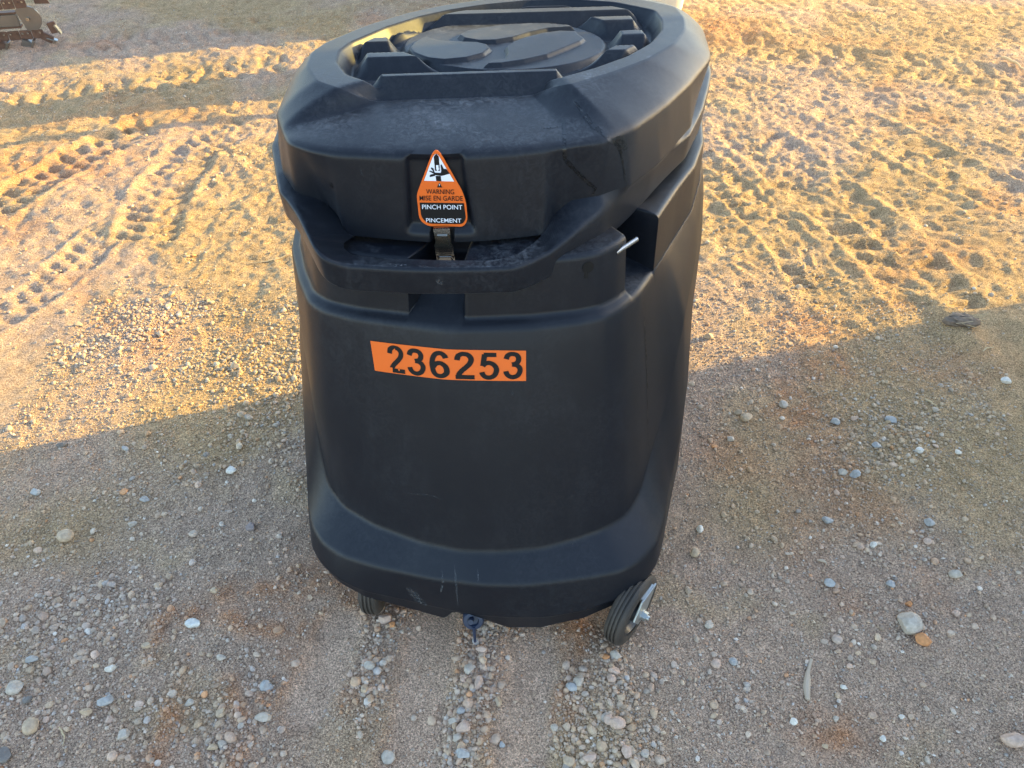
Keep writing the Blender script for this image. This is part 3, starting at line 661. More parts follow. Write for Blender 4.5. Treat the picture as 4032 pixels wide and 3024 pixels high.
ringE = ring(img(E1, 1.062)+[(.375, 2.08, 1.062), (.27, 2.075, 1.062), (.13, 2.045, 1.062), (-.02, 2.0, 1.062), (-.15, 1.94, 1.062), (-.275, 1.85, 1.062), (-.37, 1.755, 1.062), (-.422, 1.66, 1.062), (-.445, 1.56, 1.062)], 4)
zs_side = zmap([1090, 1200, 1290, 1360, 2140, 2260, 2400, 2720], [.965, .945, .92, .90, .90, .92, .94, .965])
HT = crop([(195, 520), (240, 560), (340, 700), (480, 980), (560, 1080), (700, 1130), (1200, 1160), (1500, 1165), (1866, 1160)], 1000, 500, 2.074)+crop([(250, 1150), (380, 1110), (560, 1020), (780, 850), (1000, 680), (1390, 350), (1700, 60)], 1900, 500, 2.074)
HTw = img(HT, zs_side)
ringHT = ring(HTw+[(.420, 1.66, .968), (.452, 1.77, .972), (.475, 1.86, .975), (.487, 2.0, .975), (.45, 2.13, .975), (.30, 2.13, .975), (.13, 2.09, .975), (-.02, 2.05, .975), (-.16, 1.985, .975), (-.295, 1.89, .975), (-.40, 1.785, .975), (-.46, 1.68, .975), (-.487, 1.57, .975), (-.48, 1.46, .972)], 2)
ringHB = (ringHT[0]-.004, ringHT[1]-.058-.018*np.exp(-((TH+.85)/.40)**2))
J = crop([(130, 370), (240, 540), (430, 590), (500, 630), (590, 730), (640, 860), (670, 885)], 1050, 500, 2.075)+[(1440, 933), (1560, 944), (1685, 953), (1795, 953), (1900, 949), (2000, 940), (2131, 925)]+[(2141, 919), (2175, 850), (2247, 789), (2363, 770), (2479, 727), (2599, 635), (2720, 500)]
zJ = zmap([1113, 1166, 1257, 1334, 1373, 2131, 2175, 2247, 2363, 2720], [.97, .958, .95, .925, .90, .90, .925, .95, .958, .97])
ringJ = ring(img(J, zJ)+[(.405, 1.68, .972), (.437, 1.79, .975), (.46, 1.88, .978), (.472, 2.0, .978), (.43, 2.11, .978), (.29, 2.11, .978), (.13, 2.07, .978), (-.02, 2.03, .978), (-.15, 1.97, .978), (-.285, 1.875, .978), (-.385, 1.775, .978), (-.445, 1.67, .978), (-.47, 1.57, .978), (-.468, 1.47, .975)], 1)
S = [(1356, 929), (1354, 977), (1382, 1001), (1450, 1011), (1530, 1018), (1723, 1024), (1900, 1026), (1948, 1024), (1996, 1013), (2045, 997), (2107, 953), (2141, 919)]
rS, zS = ring(img(S, .90)+[p for p in img(J, zJ) if p[0] < at(1350, 930, .9)[0] or p[0] > at(2150, 915, .9)[0]], 0)
aSL, aSR = ang(at(1366, 950, .90)), ang(at(2128, 930, .90))
slot = (TH > aSL) & (TH < aSR)
slot_ang = (aSL, aSR)
rS = np.where(slot, np.maximum(rS, ringJ[0]+.0), ringJ[0]); zS = np.where(slot, .90, ringJ[1])
n1 = 12
rows1 = [(ringHB[0]-.05, ringHB[1]+.012), ringHB, ringHT, (rS, zS)]
fl = [0, .010, .012, 0]
up = loft([(np.where(slot, rS, ringHB[0]-.05), np.where(slot, zS-.045, ringHB[1]+.01)), ringHB, ringHT, (rS, zS)], [0, .008, .011, 0])
V1, F1 = mesh_rows(up)
# lid wall + slope + rim, fine grid so that the sticker recess is real relief
wall = []
bot = (ringJ[0]-.035, ringJ[1]+.0)
inner = (ringJ[0]-.035, ringJ[1]+.02)
pw_ = [inner, (ringJ[0]-.03, ringJ[1]-.002), (ringJ[0], ringJ[1])]
NW = 26
for k in range(1, NW+1):
    t = k/NW; pw_.append((lerp(ringJ[0], ringE[0], t), lerp(ringJ[1], ringE[1], t)))
NS = 12
for k in range(1, NS+1):
    t = k/NS; bow = .005*math.sin(math.pi*t); pw_.append((lerp(ringE[0], ringRim[0], t)+bow*.6, lerp(ringE[1], ringRim[1], t)+bow*.5))
# soften the shoulder between wall and slope
arr_r = np.array([p[0] for p in pw_]); arr_z = np.array([p[1] for p in pw_])
i0 = 2+NW
for _ in range(2):
    a = arr_r.copy(); b = arr_z.copy()
    for i in range(i0-2, i0+3): a[i] = (arr_r[i-1]+2*arr_r[i]+arr_r[i+1])/4; b[i] = (arr_z[i-1]+2*arr_z[i]+arr_z[i+1])/4
    arr_r, arr_z = a, b
rows_w = [(arr_r[i], arr_z[i]) for i in range(len(arr_r))]
V2, F2 = mesh_rows(rows_w); V2 = np.array(V2)
# sticker recess and latch notch
pa, pb = at(1604, 640, 1.02), at(1868, 905, .912)
xl0, xr0, xl1, xr1 = at(1606, 650, 1.02)[0], at(1840, 650, 1.02)[0], at(1604, 900, .915)[0], at(1880, 900, .915)[0]
fr_ = (V2[:, 1] < 1.45)
zz = V2[:, 2]; tt = np.clip((zz-.915)/.125, 0, 1); xl = lerp(xl1, xl0, tt); xr = lerp(xr1, xr0, tt)
wm = sstep(0, .010, V2[:, 0]-xl)*sstep(0, .010, xr-V2[:, 0])*sstep(.916, .926, zz)*(1-sstep(1.048, 1.062, zz))*fr_
V2[:, 1] += .015*wm
xn0, xn1 = at(1700, 930, .905)[0], at(1792, 930, .905)[0]
nm = sstep(0, .003, V2[:, 0]-xn0)*sstep(0, .003, xn1-V2[:, 0])*(1-sstep(.918, .923, zz))*fr_*(zz > .85)
V2[:, 1] += .022*nm
# ---- lid top heightfield
def plan(px, py, z=1.12): return np.array(at(px, py, z)[:2])
OC = np.array([-.0147, 1.689]); YAW = R(5)
def uv(x, y):
    dx, dy = x-OC[0], y-OC[1]; return dx*math.cos(YAW)+dy*math.sin(YAW), -dx*math.sin(YAW)+dy*math.cos(YAW)
def lin(a, b, x): return np.clip((x-a)/(b-a), 0, 1)
def seg_band(v, v0, vt, vb, rise=.034, fall=.030):
    """rib: front foot at v0-rise, flat top v0..v0+vt, back foot"""
    return lin(v0-rise, v0, v)*(1-lin(v0+vt, v0+vt+fall, v))
def lens(u, v, cu, cv, a, b, rot):
    c, s = math.cos(rot), math.sin(rot); x = (u-cu)*c+(v-cv)*s; y = -(u-cu)*s+(v-cv)*c
    return np.hypot(x/a, y/b)
EMB = [[(245, 300), (270, 350), (350, 385), (550, 405), (750, 385), (900, 345), (955, 300), (930, 265), (840, 245), (700, 240), (540, 235), (450, 215), (400, 193), (330, 225), (270, 260)],
       [(675, 185), (720, 213), (850, 236), (1000, 233), (1150, 208), (1300, 163), (1450, 130), (1680, 116), (1640, 96), (1500, 84), (1300, 80), (1100, 90), (900, 115), (750, 145)],
       [(905, 440), (1050, 435), (1250, 405), (1450, 360), (1600, 300), (1740, 240), (1775, 212), (1725, 180), (1700, 150), (1560, 145), (1400, 165), (1250, 205), (1140, 245), (1085, 290), (1100, 340), (1080, 390), (970, 408)]]
EMB = [np.array([at(1500+a/2.212, 60+b/2.212, 1.097)[:2] for a, b in L_]) for L_ in EMB]
def inside(x, y, P):
    # signed distance to a closed outline, positive inside
    d = np.full(x.shape, 1e9); c = np.zeros(x.shape, bool)
    for (ax, ay), (bx, by) in zip(P, np.roll(P, -1, 0)):
        ex, ey = bx-ax, by-ay; t = np.clip(((x-ax)*ex+(y-ay)*ey)/(ex*ex+ey*ey), 0, 1); d = np.minimum(d, np.hypot(x-ax-t*ex, y-ay-t*ey))
        k = ((ay > y) != (by > y)) & (x < (bx-ax)*(y-ay)/((by-ay) if by != ay else 1e-9)+ax); c ^= k
    return np.where(c, d, -d)
def top_h(x, y, s, zr):
    """s: 0 centre .. 1 rim; zr rim height at this angle"""
    u, v = uv(x, y)
    u = u+.006*np.sin(v*9); FL = 1.078
    frontcut = 1-sstep(1.084, 1.106, zr)          # where the rim is cut away the floor runs out
    rim_w = lin(.81, .868, s)
    base = lerp(FL+(zr-FL)*rim_w, FL+(zr-FL)*lin(.955, 1.0, s), frontcut)
    ribs = np.zeros(x.shape); ov = lens(u, v, 0, 0, .215, .154, 0)
    lim = 1-lin(.79, .86, s)
    for v0, uL, uR, open_ in ((-.215, -.285, .075, 0), (-.112, -.315, .270, 1), (-.022, -.330, .290, 1), (.073, -.330, .290, 1), (.144, -.33, .31, 0), (.215, -.30, .30, 0)):
        bnd = seg_band(v, v0, .012 if v0 == -.215 else .026, 0, rise=.028 if v0 == -.215 else .030, fall=.022)
        e = lin(uL, uL+.03, u)*(1-lin(uR, uR+.03, u))
        if v0 == -.215: lm = 1.
        else: lm = lim
        ribs = np.maximum(ribs, bnd*e*lm*(lin(1.02, 1.14, ov) if open_ else 1))
    # stubs are cut by the central oval; full ribs pass behind it
    ribs_in = ribs
    h = np.maximum(base, FL+.034*ribs_in)
    plat = 1-lin(.97, 1.04, ov)
    # raised emblem lobes on the oval: a round lobe, an upper leaf and a long lower leaf
    em = np.zeros(x.shape)
    for L_ in EMB: em = np.maximum(em, lin(-.003, .0035, inside(x, y, L_)))
    h = np.maximum(h, FL+plat*(.015+.0080*em))
    return h
NR = 150
Vt = []; ss_ = np.linspace(1, 0, NR, endpoint=False)
rr_, zr_ = arr_r[-1], arr_z[-1]
CT_ = np.array([.0, 1.67])          # the top is gathered towards its own middle
bx_, by_ = C0[0]+np.cos(TH)*rr_, C0[1]+np.sin(TH)*rr_
for s in ss_:
    x = CT_[0]+(bx_-CT_[0])*s; y = CT_[1]+(by_-CT_[1])*s; z = top_h(x, y, np.full(NT, s), zr_)
    if s == 1: z = zr_
    elif s > .985: z = lerp(zr_, z, (1-s)/.015)
    Vt.append(np.stack([x, y, z], 1))
Vt = np.concatenate(Vt); Ft = []
for i in range(NR-1):
    for k in range(NT):
        k2 = (k+1) % NT; Ft.append((i*NT+k, i*NT+k2, (i+1)*NT+k2, (i+1)*NT+k))
Vt = Vt.tolist(); Vt.append([CT_[0], CT_[1], Vt[-1][2]]); c = len(Vt)-1; b0 = (NR-1)*NT; Ft += [(c, b0+k, b0+(k+1) % NT) for k in range(NT)]
allV = np.concatenate([np.array(V1), V2, np.array(Vt)]); o1 = len(V1); o2 = o1+len(V2)
allF = [tuple(f) for f in F1]+[tuple(q+o1 for q in f) for f in F2]+[tuple(q+o2 for q in f) for f in Ft]
bm = bmesh.new()
vs = [bm.verts.new(v) for v in loc_(allV)]
for f in allF:
    try: bm.faces.new([vs[q] for q in f])
    except ValueError: pass
bmesh.ops.remove_doubles(bm, verts=bm.verts, dist=.0002); bmesh.ops.recalc_face_normals(bm, faces=bm.faces)
lid_bvh = BVHTree.FromBMesh(bm)
me = bpy.data.meshes.new('lid'); bm.to_mesh(me); bm.free(); me.polygons.foreach_set('use_smooth', [True]*len(me.polygons)); me.set_sharp_from_angle(angle=R(70)); me.materials.append(M_LID)
lid = bpy.data.objects.new('lid', me); col.objects.link(lid); lid.parent = bin_
# hinge block at the back of the lid, peeping over the rim
bm = bmesh.new(); add_box(bm, (.03-C0[0]-.06, 2.03-C0[1], .99), (.30, .07, .08)); bm_obj('hinge', bm, M_TUB, bin_, bevel=.012)

# ---- pieces laid on surfaces
def ray(px, py, bvh, local):
    d = Vector(at(px, py, 0))-Vector((0, 0, CAM_H)); o = Vector((0, 0, CAM_H))-(LOC if local else Vector())
    h = bvh.ray_cast(o, d.normalized())
    return (h[0]+(Vector() if local else -LOC), h[1]) if h[0] is not None else (None, None)     # in bin coordinates
def text_mesh(s, size, bold=0, spacing=1.0):
    cu = bpy.data.curves.new('t', 'FONT'); cu.body = s; cu.size = size; cu.align_x = 'CENTER'; cu.align_y = 'CENTER'; cu.offset = bold; cu.space_character = spacing; cu.resolution_u = 6
    o = bpy.data.objects.new('t', cu); col.objects.link(o); bpy.context.view_layer.update()
    dg = bpy.context.evaluated_depsgraph_get(); m = o.evaluated_get(dg).to_mesh(); v = [tuple(q.co) for q in m.vertices]; f = [tuple(p.vertices) for p in m.polygons]
    o.evaluated_get(dg).to_mesh_clear(); bpy.data.objects.remove(o); bpy.data.curves.remove(cu)
    return v, f
# number tape: four corners found on the wall, sheet pressed to it
cor = [ray(*q, tub_bvh, False)[0] for q in ((1459, 1341), (2071, 1380), (2071, 1499), (1477, 1458))]
def tape_pt(u, v, off):
    a = cor[3].lerp(cor[2], u); b = cor[0].lerp(cor[1], u); p = a.lerp(b, v)
    h = tub_bvh.find_nearest(p+LOC); return (h[0]-LOC)+(h[1] if h[1].y < 0 else -h[1])*off
tape = []; tf = []
for i in range(33):
    for j in range(7): tape.append(tape_pt(i/32, j/6, .0012))
for i in range(32):
    for j in range(6): a = i*7+j; tf.append((a, a+7, a+8, a+1))
tp = mesh_obj('number_tape', tape, tf, M_TAPE, bin_)
tp['label'] = 'orange tape with black number 236253'
def fit_glyph(s, box, fn, name, m, parent, bold, size=1., cut=None):
    v, f = text_mesh(s, 1., bold); v = np.array(v); mn, mx = v.min(0), v.max(0)
    q = (v-mn)/np.maximum(mx-mn, 1e-9); u0, v0, u1, v1 = box
    P = [fn(u0+(u1-u0)*a, v0+(v1-v0)*b) for a, b, _ in q]
    return mesh_obj(name, P, f, m, parent, smooth=False)
DIG = {'2': [[(.085, .70), (.115, .85), (.20, .92), (.285, .93), (.39, .90), (.465, .80), (.47, .69), (.43, .58), (.34, .46), (.21, .32), (.13, .20), (.095, .09)], [(.02, .075), (.55, .075)]],
       '3': [[(.08, .74), (.12, .86), (.19, .92), (.28, .93), (.38, .90), (.44, .80), (.43, .67), (.36, .58), (.25, .545)], [(.25, .545), (.38, .52), (.47, .42), (.48, .29), (.42, .15), (.33, .085), (.25, .07), (.15, .11), (.085, .20), (.065, .29)]],
       '5': [[(.50, .915), (.14, .915)], [(.165, .93), (.105, .50)], [(.095, .50), (.17, .59), (.28, .62), (.40, .57), (.48, .45), (.49, .32), (.43, .16), (.34, .09), (.25, .07), (.15, .105), (.09, .19), (.065, .27)]],
       '6': [[(.475, .76), (.43, .87), (.36, .925), (.29, .93), (.19, .88), (.11, .74), (.075, .56), (.075, .40), (.10, .22), (.17, .11), (.27, .07), (.38, .10), (.465, .20), (.48, .31), (.45, .45), (.36, .545), (.27, .56), (.17, .51), (.10, .40)]]}
def digit_mesh(ch, box):
    V_, F_ = [], []; hw = .078; u0, v0, u1, v1 = box
    for si, pts in enumerate(DIG[ch]):
        P = [np.array(p) for p in pts]; L_ = []
        if len(P) > 2:
            Q = [2*P[0]-P[1]]+P+[2*P[-1]-P[-2]]
            for i in range(1, len(Q)-2):
                for k in range(5):
                    t = k/5; L_.append(.5*((2*Q[i])+(-Q[i-1]+Q[i+1])*t+(2*Q[i-1]-5*Q[i]+4*Q[i+1]-Q[i+2])*t*t+(-Q[i-1]+3*Q[i]-3*Q[i+1]+Q[i+2])*t**3))
            L_.append(P[-1])
        else: L_ = [P[0]+(P[1]-P[0])*k/4 for k in range(5)]
        b0 = len(V_)
        for i, q in enumerate(L_):
            d = L_[min(i+1, len(L_)-1)]-L_[max(i-1, 0)]; d = d/np.hypot(*d); n_ = np.array([-d[1], d[0]])*hw
            for s_ in (1, -1):
                w_ = q+n_*s_; V_.append(tape_pt(u0+(u1-u0)*float(w_[0])/.56, v0+(v1-v0)*float(w_[1]), .0020+.00012*si))
        F_ += [(b0+2*i, b0+2*i+1, b0+2*i+3, b0+2*i+2) for i in range(len(L_)-1)]
    return mesh_obj('digit', V_, F_, M_INK, tp, smooth=False)
digs = [(390, 590, 158, 476), (627, 842, 182, 493), (897, 1112, 198, 510), (1163, 1388, 212, 527), (1443, 1664, 230, 545), (1720, 1940, 240, 556)]
def tape_uv(px, py):
    x = 1400+px/2.9493; y = 1300+py/2.9493
    u = (x-1468)/(2071-1468); top = lerp(1341, 1380, u); bo = lerp(1458, 1499, u); return u, (bo-y)/(bo-top)
for ch, (a, b, t0, b0_) in zip('236253', digs):
    um = tape_uv((a+b)/2, (t0+b0_)/2)
    u0 = tape_uv(a, b0_)[0]; u1 = tape_uv(b, b0_)[0]; vv0 = tape_uv((a+b)/2, b0_-3)[1]; vv1 = tape_uv((a+b)/2, t0+3)[1]
    digit_mesh(ch, (u0, vv0, u1, vv1))
nk = []
for tri in [((470, 207), (493, 190), (500, 216)), ((396, 410), (436, 412), (433, 470), (396, 470)), ((500, 424), (516, 452), (530, 424))]:
    nk.append([tape_pt(*tape_uv(*q), .0026) for q in tri])
for t in nk: mesh_obj('torn_nick', t, [tuple(range(len(t)))], M_TAPE, tp, smooth=False)

# warning sticker: plane fitted on the recess floor
def spt(cx, cy): return 1550+cx/3.3175, 560+cy/3.3175      # sticker crop -> photo pixels
q0 = [ray(*spt(*q), lid_bvh, True) for q in ((380, 500), (850, 620), (640, 1050), (400, 1000), (880, 1000), (560, 300))]
P3 = [a for a, b in q0 if a is not None]
cen = sum(P3, Vector())/len(P3); A_ = np.array([list(p-cen) for p in P3]); nrm = Vector(np.linalg.svd(A_)[2][2]); nrm = nrm if nrm.y < 0 else -nrm
def on_plane(px, py, off):
    o = Vector((0, 0, CAM_H))-LOC; d = Vector(at(px, py, 0))-Vector((0, 0, CAM_H)); c = cen+nrm*(.0095+off); t = (c-o).dot(nrm)/d.dot(nrm); return o+d*t
def flat(name, poly, m, parent, off, th=0):
    bm = bmesh.new(); P = [on_plane(*spt(*q), off) for q in poly]
    if th: poly_prism(bm, [p-nrm*th for p in P], nrm, th)
    else: bm.faces.new([bm.verts.new(p) for p in P])
    return bm_obj(name, bm, m, parent, smooth=False)
def rnd(poly, r, n=4):
    out = []
    for i, p in enumerate(poly):
        a = np.array(poly[i-1], float); b = np.array(p[:2], float); c = np.array(poly[(i+1) % len(poly)], float)[:2]; a = a[:2]; rr = p[2] if len(p) > 2 else r
        u = a-b; v = c-b; lu, lv = np.hypot(*u), np.hypot(*v); k = min(rr, lu*.45, lv*.45)
        A = b+u/lu*k; B = b+v/lv*k
        for j in range(n+1): t = j/n; out.append(tuple((1-t)**2*A+2*t*(1-t)*b+t*t*B))
    return out
st_out = [(555, 92, 55), (618, 150, 30), (905, 655, 90), (948, 800, 60), (966, 1015, 90), (915, 1104, 60), (440, 1096, 70), (335, 1010, 90), (300, 690, 70), (335, 590, 60), (500, 150, 30)]
sticker = flat('warning_sticker', rnd(st_out, 30), M_ORANGE, bin_, 0, .0025)
sticker['label'] = 'orange and black pinch point warning sticker'
flat('picture_panel', rnd([(556, 140, 40), (600, 195, 5), (790, 513, 4), (397, 503, 4), (512, 190, 5)], 5), M_WHITE, sticker, .0006)
flat('text_panel', rnd([(337, 788, 3), (918, 796, 3), (945, 1000, 80), (900, 1070, 70), (450, 1065, 80), (362, 985, 80)], 5), M_INK, sticker, .0006)
flat('pictogram', [(524, 190), (556, 148), (590, 190), (604, 375), (540, 372)], M_INK, sticker, .0010)
flat('pictogram', [(548, 440), (614, 440), (624, 510), (556, 506)], M_INK, sticker, .0010)
hand = [(532, 400), (470, 372), (462, 384), (500, 402), (528, 412), (475, 425), (468, 448), (480, 455), (545, 432), (625, 438), (680, 420), (732, 412), (690, 350), (652, 348), (630, 292), (614, 298), (622, 390), (604, 398), (540, 398), (520, 340), (488, 330), (484, 345), (512, 372), (520, 385)]
hand = [(462, 378), (474, 370), (520, 385), (484, 340), (490, 328), (520, 342), (534, 392), (545, 398), (616, 400), (622, 370), (612, 300), (624, 290), (655, 348), (690, 350), (732, 412), (660, 432), (625, 440), (545, 430), (535, 440), (478, 456), (468, 444), (478, 424), (528, 410), (500, 400)]
flat('pictogram', hand, M_INK, sticker, .0011)
flat('arrow', [(553, 298), (585, 300), (588, 345), (600, 347), (574, 378), (551, 345), (557, 345)], M_WHITE, sticker, .0016)
flat('pictogram', [(596, 528), (636, 592), (566, 590)], M_INK, sticker, .0010)
flat('exclamation_mark', [(594, 545), (604, 545), (602, 572), (597, 572)], M_WHITE, sticker, .0014)
def stext(s, box, m, bold):
    x0, y0, x1, y1, sh = box
    fn = lambda u, v: on_plane(*spt(lerp(x0, x1, u)+(1-v)*sh, lerp(y1, y0, v)+u*6), .0015)
    return fit_glyph(s, (0, 0, 1, 1), fn, 'lettering', m, sticker, bold)
stext('WARNING', (422, 612, 788, 676, 4), M_INK, .003); stext('MISE EN GARDE', (336, 698, 902, 762, 3), M_INK, .003)
stext('PINCH POINT', (370, 815, 895, 874, 4), M_WHITE, .003); stext('PINCEMENT', (422, 992, 882, 1046, 4), M_WHITE, .003)

# latch
def lp(cx, cy, off): return on_plane(*spt(cx, cy), off)
latch = bm_ = None
bm = bmesh.new()
def strap(poly, off0, th): poly_prism(bm, [lp(*q, off0-th) for q in poly], nrm, th)
strap([(522, 1104), (736, 1100), (738, 1148), (526, 1150)], .014, .010)
strap([(526, 1150), (738, 1148), (748, 1300), (780, 1340), (790, 1470), (556, 1468), (530, 1335), (548, 1290)], .012, .0035)
latch = bm_obj('latch', bm, M_STEEL, bin_, bevel=.0012)
bm = bmesh.new(); strap([(568, 1210), (700, 1208), (706, 1235), (762, 1466), (600, 1466), (572, 1240)], .0155, .0045); bm_obj('latch_lever', bm, M_STEEL, latch, bevel=.0022)
bm = bmesh.new()
for x0_ in (596, 752): add_cyl(bm, lp(x0_-30, 1468, .008), lp(x0_+30 if x0_ > 700 else x0_-12, 1570, .010), .0016, 10)
add_cyl(bm, lp(596, 1495, .010), lp(756, 1493, .010), .0022, 12); bm_obj('latch_wire', bm, M_STEEL, latch)
bm = bmesh.new(); poly_prism(bm, [lp(*q, -.004) for q in ((560, 1472), (800, 1474), (815, 1640), (575, 1640))], nrm, .006); bm_obj('latch_base', bm, M_STEEL, latch, bevel=.001)
# pin across the right pocket, and a black disc painting its hole's shade
def tubp(px, py, z): return Vector(at(px, py, z))-LOC
zp = .865; A = tubp(2440, 985, zp); B = tubp(2501, 945, zp+.004); d = (B-A).normalized()
bm = bmesh.new(); add_cyl(bm, A-d*.012, B+d*.004, .0052, 16); bm_obj('hinge_pin', bm, M_STEEL, bin_)
h = ray(2315, 1052, tub_bvh, False)
if h[0] is not None:
    n = h[1] if h[1].y < 0 else -h[1]
    bm = bmesh.new(); add_cyl(bm, h[0]-n*.004, h[0]+n*.0012, .0115, 20); add_cyl(bm, h[0]+Vector((-.003, 0, -.006))-n*.002, h[0]+Vector((-.003, 0, -.022))+n*.001, .005, 10); hole = bm_obj('bore_shade_disc', bm, M_INK, bin_)
    bm = bmesh.new(); add_cyl(bm, h[0]+Vector((-.006, 0, -.004)), h[0]+Vector((-.006, 0, -.004))+n*.0028, .0035, 12); bm_obj('pin_head', bm, M_STEEL, hole)
# drain plug
D0 = Vector(at(1864, 2438, .095))-LOC; dn = Vector((.03, -.80, .45)).normalized()
bm = bmesh.new(); add_lathe(bm, D0, dn, [(.0, -.03), (.024, -.03), (.024, .004), (.021, .009), (.013, .010), (.011, .004), (0, .004)], 32); drain = bm_obj('drain_plug', bm, M_BLUE, bin_)
bm = bmesh.new(); add_cyl(bm, D0+dn*.004+Vector((-.004, 0, .004)), D0+dn*.018+Vector((-.006, 0, .004)), .0065, 14); add_cyl(bm, D0+dn*.013+Vector((.001, -.003, -.014)), D0+Vector((.003, -.026, -.052)), .0042, 12, .003); bm_obj('plug_strap', bm, M_BLUE, drain)
# casters
def caster(cx, cy, ax_deg, r=.085, wd=.043, bolt=True):
    """wheel centre, axle direction; parts: wheel (> tyre, rim), fork (> nut)"""
    c = Vector((cx, cy, r-.009+hgt(cx, cy)))-LOC; a = Vector((math.cos(R(ax_deg)), math.sin(R(ax_deg)), 0)); hw = wd/2
    bm = bmesh.new(); pr = [(r*.66, -hw), (r*.74, -hw-.001), (r*.80, -hw-.0015), (r*.90, -hw), (r*.965, -hw*.82), (r*.995, -hw*.5)]
    for g0 in (-.42, 0, .42): pr += [(r, hw*(g0-.12)), (r-.004, hw*(g0-.06)), (r-.004, hw*(g0+.06)), (r, hw*(g0+.12))]
    pr += [(r*.995, hw*.6), (r*.965, hw*.82), (r*.90, hw), (r*.80, hw+.0015), (r*.74, hw+.001), (r*.66, hw)]
    add_lathe(bm, c, a, pr, 72); wheel = bm_obj('wheel', bm, M_RUBBER, bin_, sharp=50)
    bm = bmesh.new(); add_lathe(bm, c, a, [(r*.67, -hw*.95), (r*.62, -hw*.9), (r*.56, -hw*.35), (r*.30, -hw*.3), (r*.28, -hw*1.0), (.006, -hw*1.0), (.006, hw*1.0), (r*.28, hw*1.0), (r*.30, hw*.3), (r*.56, hw*.35), (r*.62, hw*.9), (r*.67, hw*.95)], 48)
    bm_obj('rim', bm, M_HUB, wheel)
    bm = bmesh.new(); up_ = Vector((0, 0, 1)); fw = up_.cross(a)
    for sgn in (-1, 1):
        o_ = c+a*sgn*(hw+.005); P = [o_+fw*.052+up_*.062, o_-fw*.012+up_*.062, o_-fw*.040+up_*.018, o_-fw*.014-up_*.024, o_+fw*.016-up_*.022, o_+fw*.034+up_*.02]
        poly_prism(bm, P, a*sgn, .004)
    add_box(bm, c+up_*.058+fw*.02, (wd+.016, .05, .008), Matrix.Rotation(R(ax_deg), 3, 'Z'))
    fork = bm_obj('caster_fork', bm, M_ZINC, bin_, bevel=.001)
    bm = bmesh.new(); o_ = c+a*(hw+.009)
    add_cyl(bm, o_-a*.002, o_+a*.002, .0135, 24); add_cyl(bm, o_, o_+a*.012, .0115, 6); add_cyl(bm, o_+a*.012, o_+a*.018, .0062, 16); bm_obj('nut', bm, M_ZINC, fork, bevel=.0006)
caster(.272, .975, -37, .090); caster(-.325, 1.060, -4, .088); caster(-.33, 1.80, 20, .1); caster(.34, 1.82, -10, .1)

# scuffs, scratches and dried drips, each laid on the plastic where it is
def veil(name, c, rough, a0, a1, sc_):
    m, t, b = newmat(name); b.inputs['Base Color'].default_value = (*c, 1); b.inputs['Roughness'].default_value = rough
    tc = t.nodes.new('ShaderNodeTexCoord'); n = t.nodes.new('ShaderNodeTexNoise'); n.inputs['Scale'].default_value = sc_; n.inputs['Detail'].default_value = 5; n.inputs['Roughness'].default_value = .7
    t.links.new(tc.outputs['Object'], n.inputs['Vector']); r = t.nodes.new('ShaderNodeMapRange'); r.inputs['From Min'].default_value = a0; r.inputs['From Max'].default_value = a1
    t.links.new(n.outputs[0], r.inputs[0]); t.links.new(r.outputs[0], b.inputs['Alpha']); return m
M_SCUFF = veil('scuffed_plastic', (.17, .18, .19), .8, .46, .90, 220)
M_DRIP = veil('dried_drip', (.004, .005, .007), .28, .30, .55, 60)
def ribbon(name, pts, w0, bvh, local, m, par, off=.0006):
    P = []
    for (a, b) in zip(pts[:-1], pts[1:]):
        n = max(2, int(math.hypot(b[0]-a[0], b[1]-a[1])/14))
        for k in range(n): P.append((a[0]+(b[0]-a[0])*k/n, a[1]+(b[1]-a[1])*k/n))
    P.append(pts[-1]); V_, F_ = [], []
    L_ = []
    for i, p in enumerate(P):
        q, nn_ = ray(p[0], p[1], bvh, local)
        if q is not None: L_.append((q, nn_ if (nn_.dot(Vector((0, 1, -.6))) < 0) else -nn_))
    for i, (q, n_) in enumerate(L_):
        d = (L_[min(i+1, len(L_)-1)][0]-L_[max(i-1, 0)][0]); s_ = d.cross(n_); s_ = s_.normalized() if s_.length > 1e-9 else Vector((1, 0, 0))
        w_ = w0*(.35+.65*math.sin(math.pi*(i+.5)/len(L_)))*random.uniform(.7, 1.3); V_ += [q+n_*off+s_*w_, q+n_*off-s_*w_]
    if len(L_) > 1: mesh_obj(name, V_, [(2*i, 2*i+1, 2*i+3, 2*i+2) for i in range(len(L_)-1)], m, par)
for pts, w0 in [([(1606, 2312), (1640, 2352), (1690, 2392), (1748, 2414)], .010), ([(1625, 2330), (1660, 2372)], .003), ([(1590, 1940), (1700, 1950), (1760, 1972)], .0010), ([(1738, 2250), (1744, 2290), (1736, 2330)], .004), ([(1790, 2230), (1796, 2300), (1803, 2380)], .0022), ([(1880, 2240), (1884, 2300)], .0016), ([(2250, 2125), (2254, 2145)], .002), ([(2016, 1540), (2020, 1555)], .0016)]:
    ribbon('scuff_mark', pts, w0, tub_bvh, False, M_SCUFF, bin_)
for pts, w0 in [([(1530, 1040), (1560, 1046), (1600, 1044)], .003), ([(1650, 1048), (1690, 1052)], .002), ([(2052, 1005), (2070, 1015), (2066, 1030)], .003), ([(2325, 360), (2290, 372)], .002), ([(1420, 668), (1428, 690)], .0015), ([(1728, 1090), (1736, 1120)], .006), ([(2255, 398), (2300, 450), (2330, 490)], .0022)]:
    ribbon('scuff_mark', pts, w0, lid_bvh, True, M_SCUFF, lid)
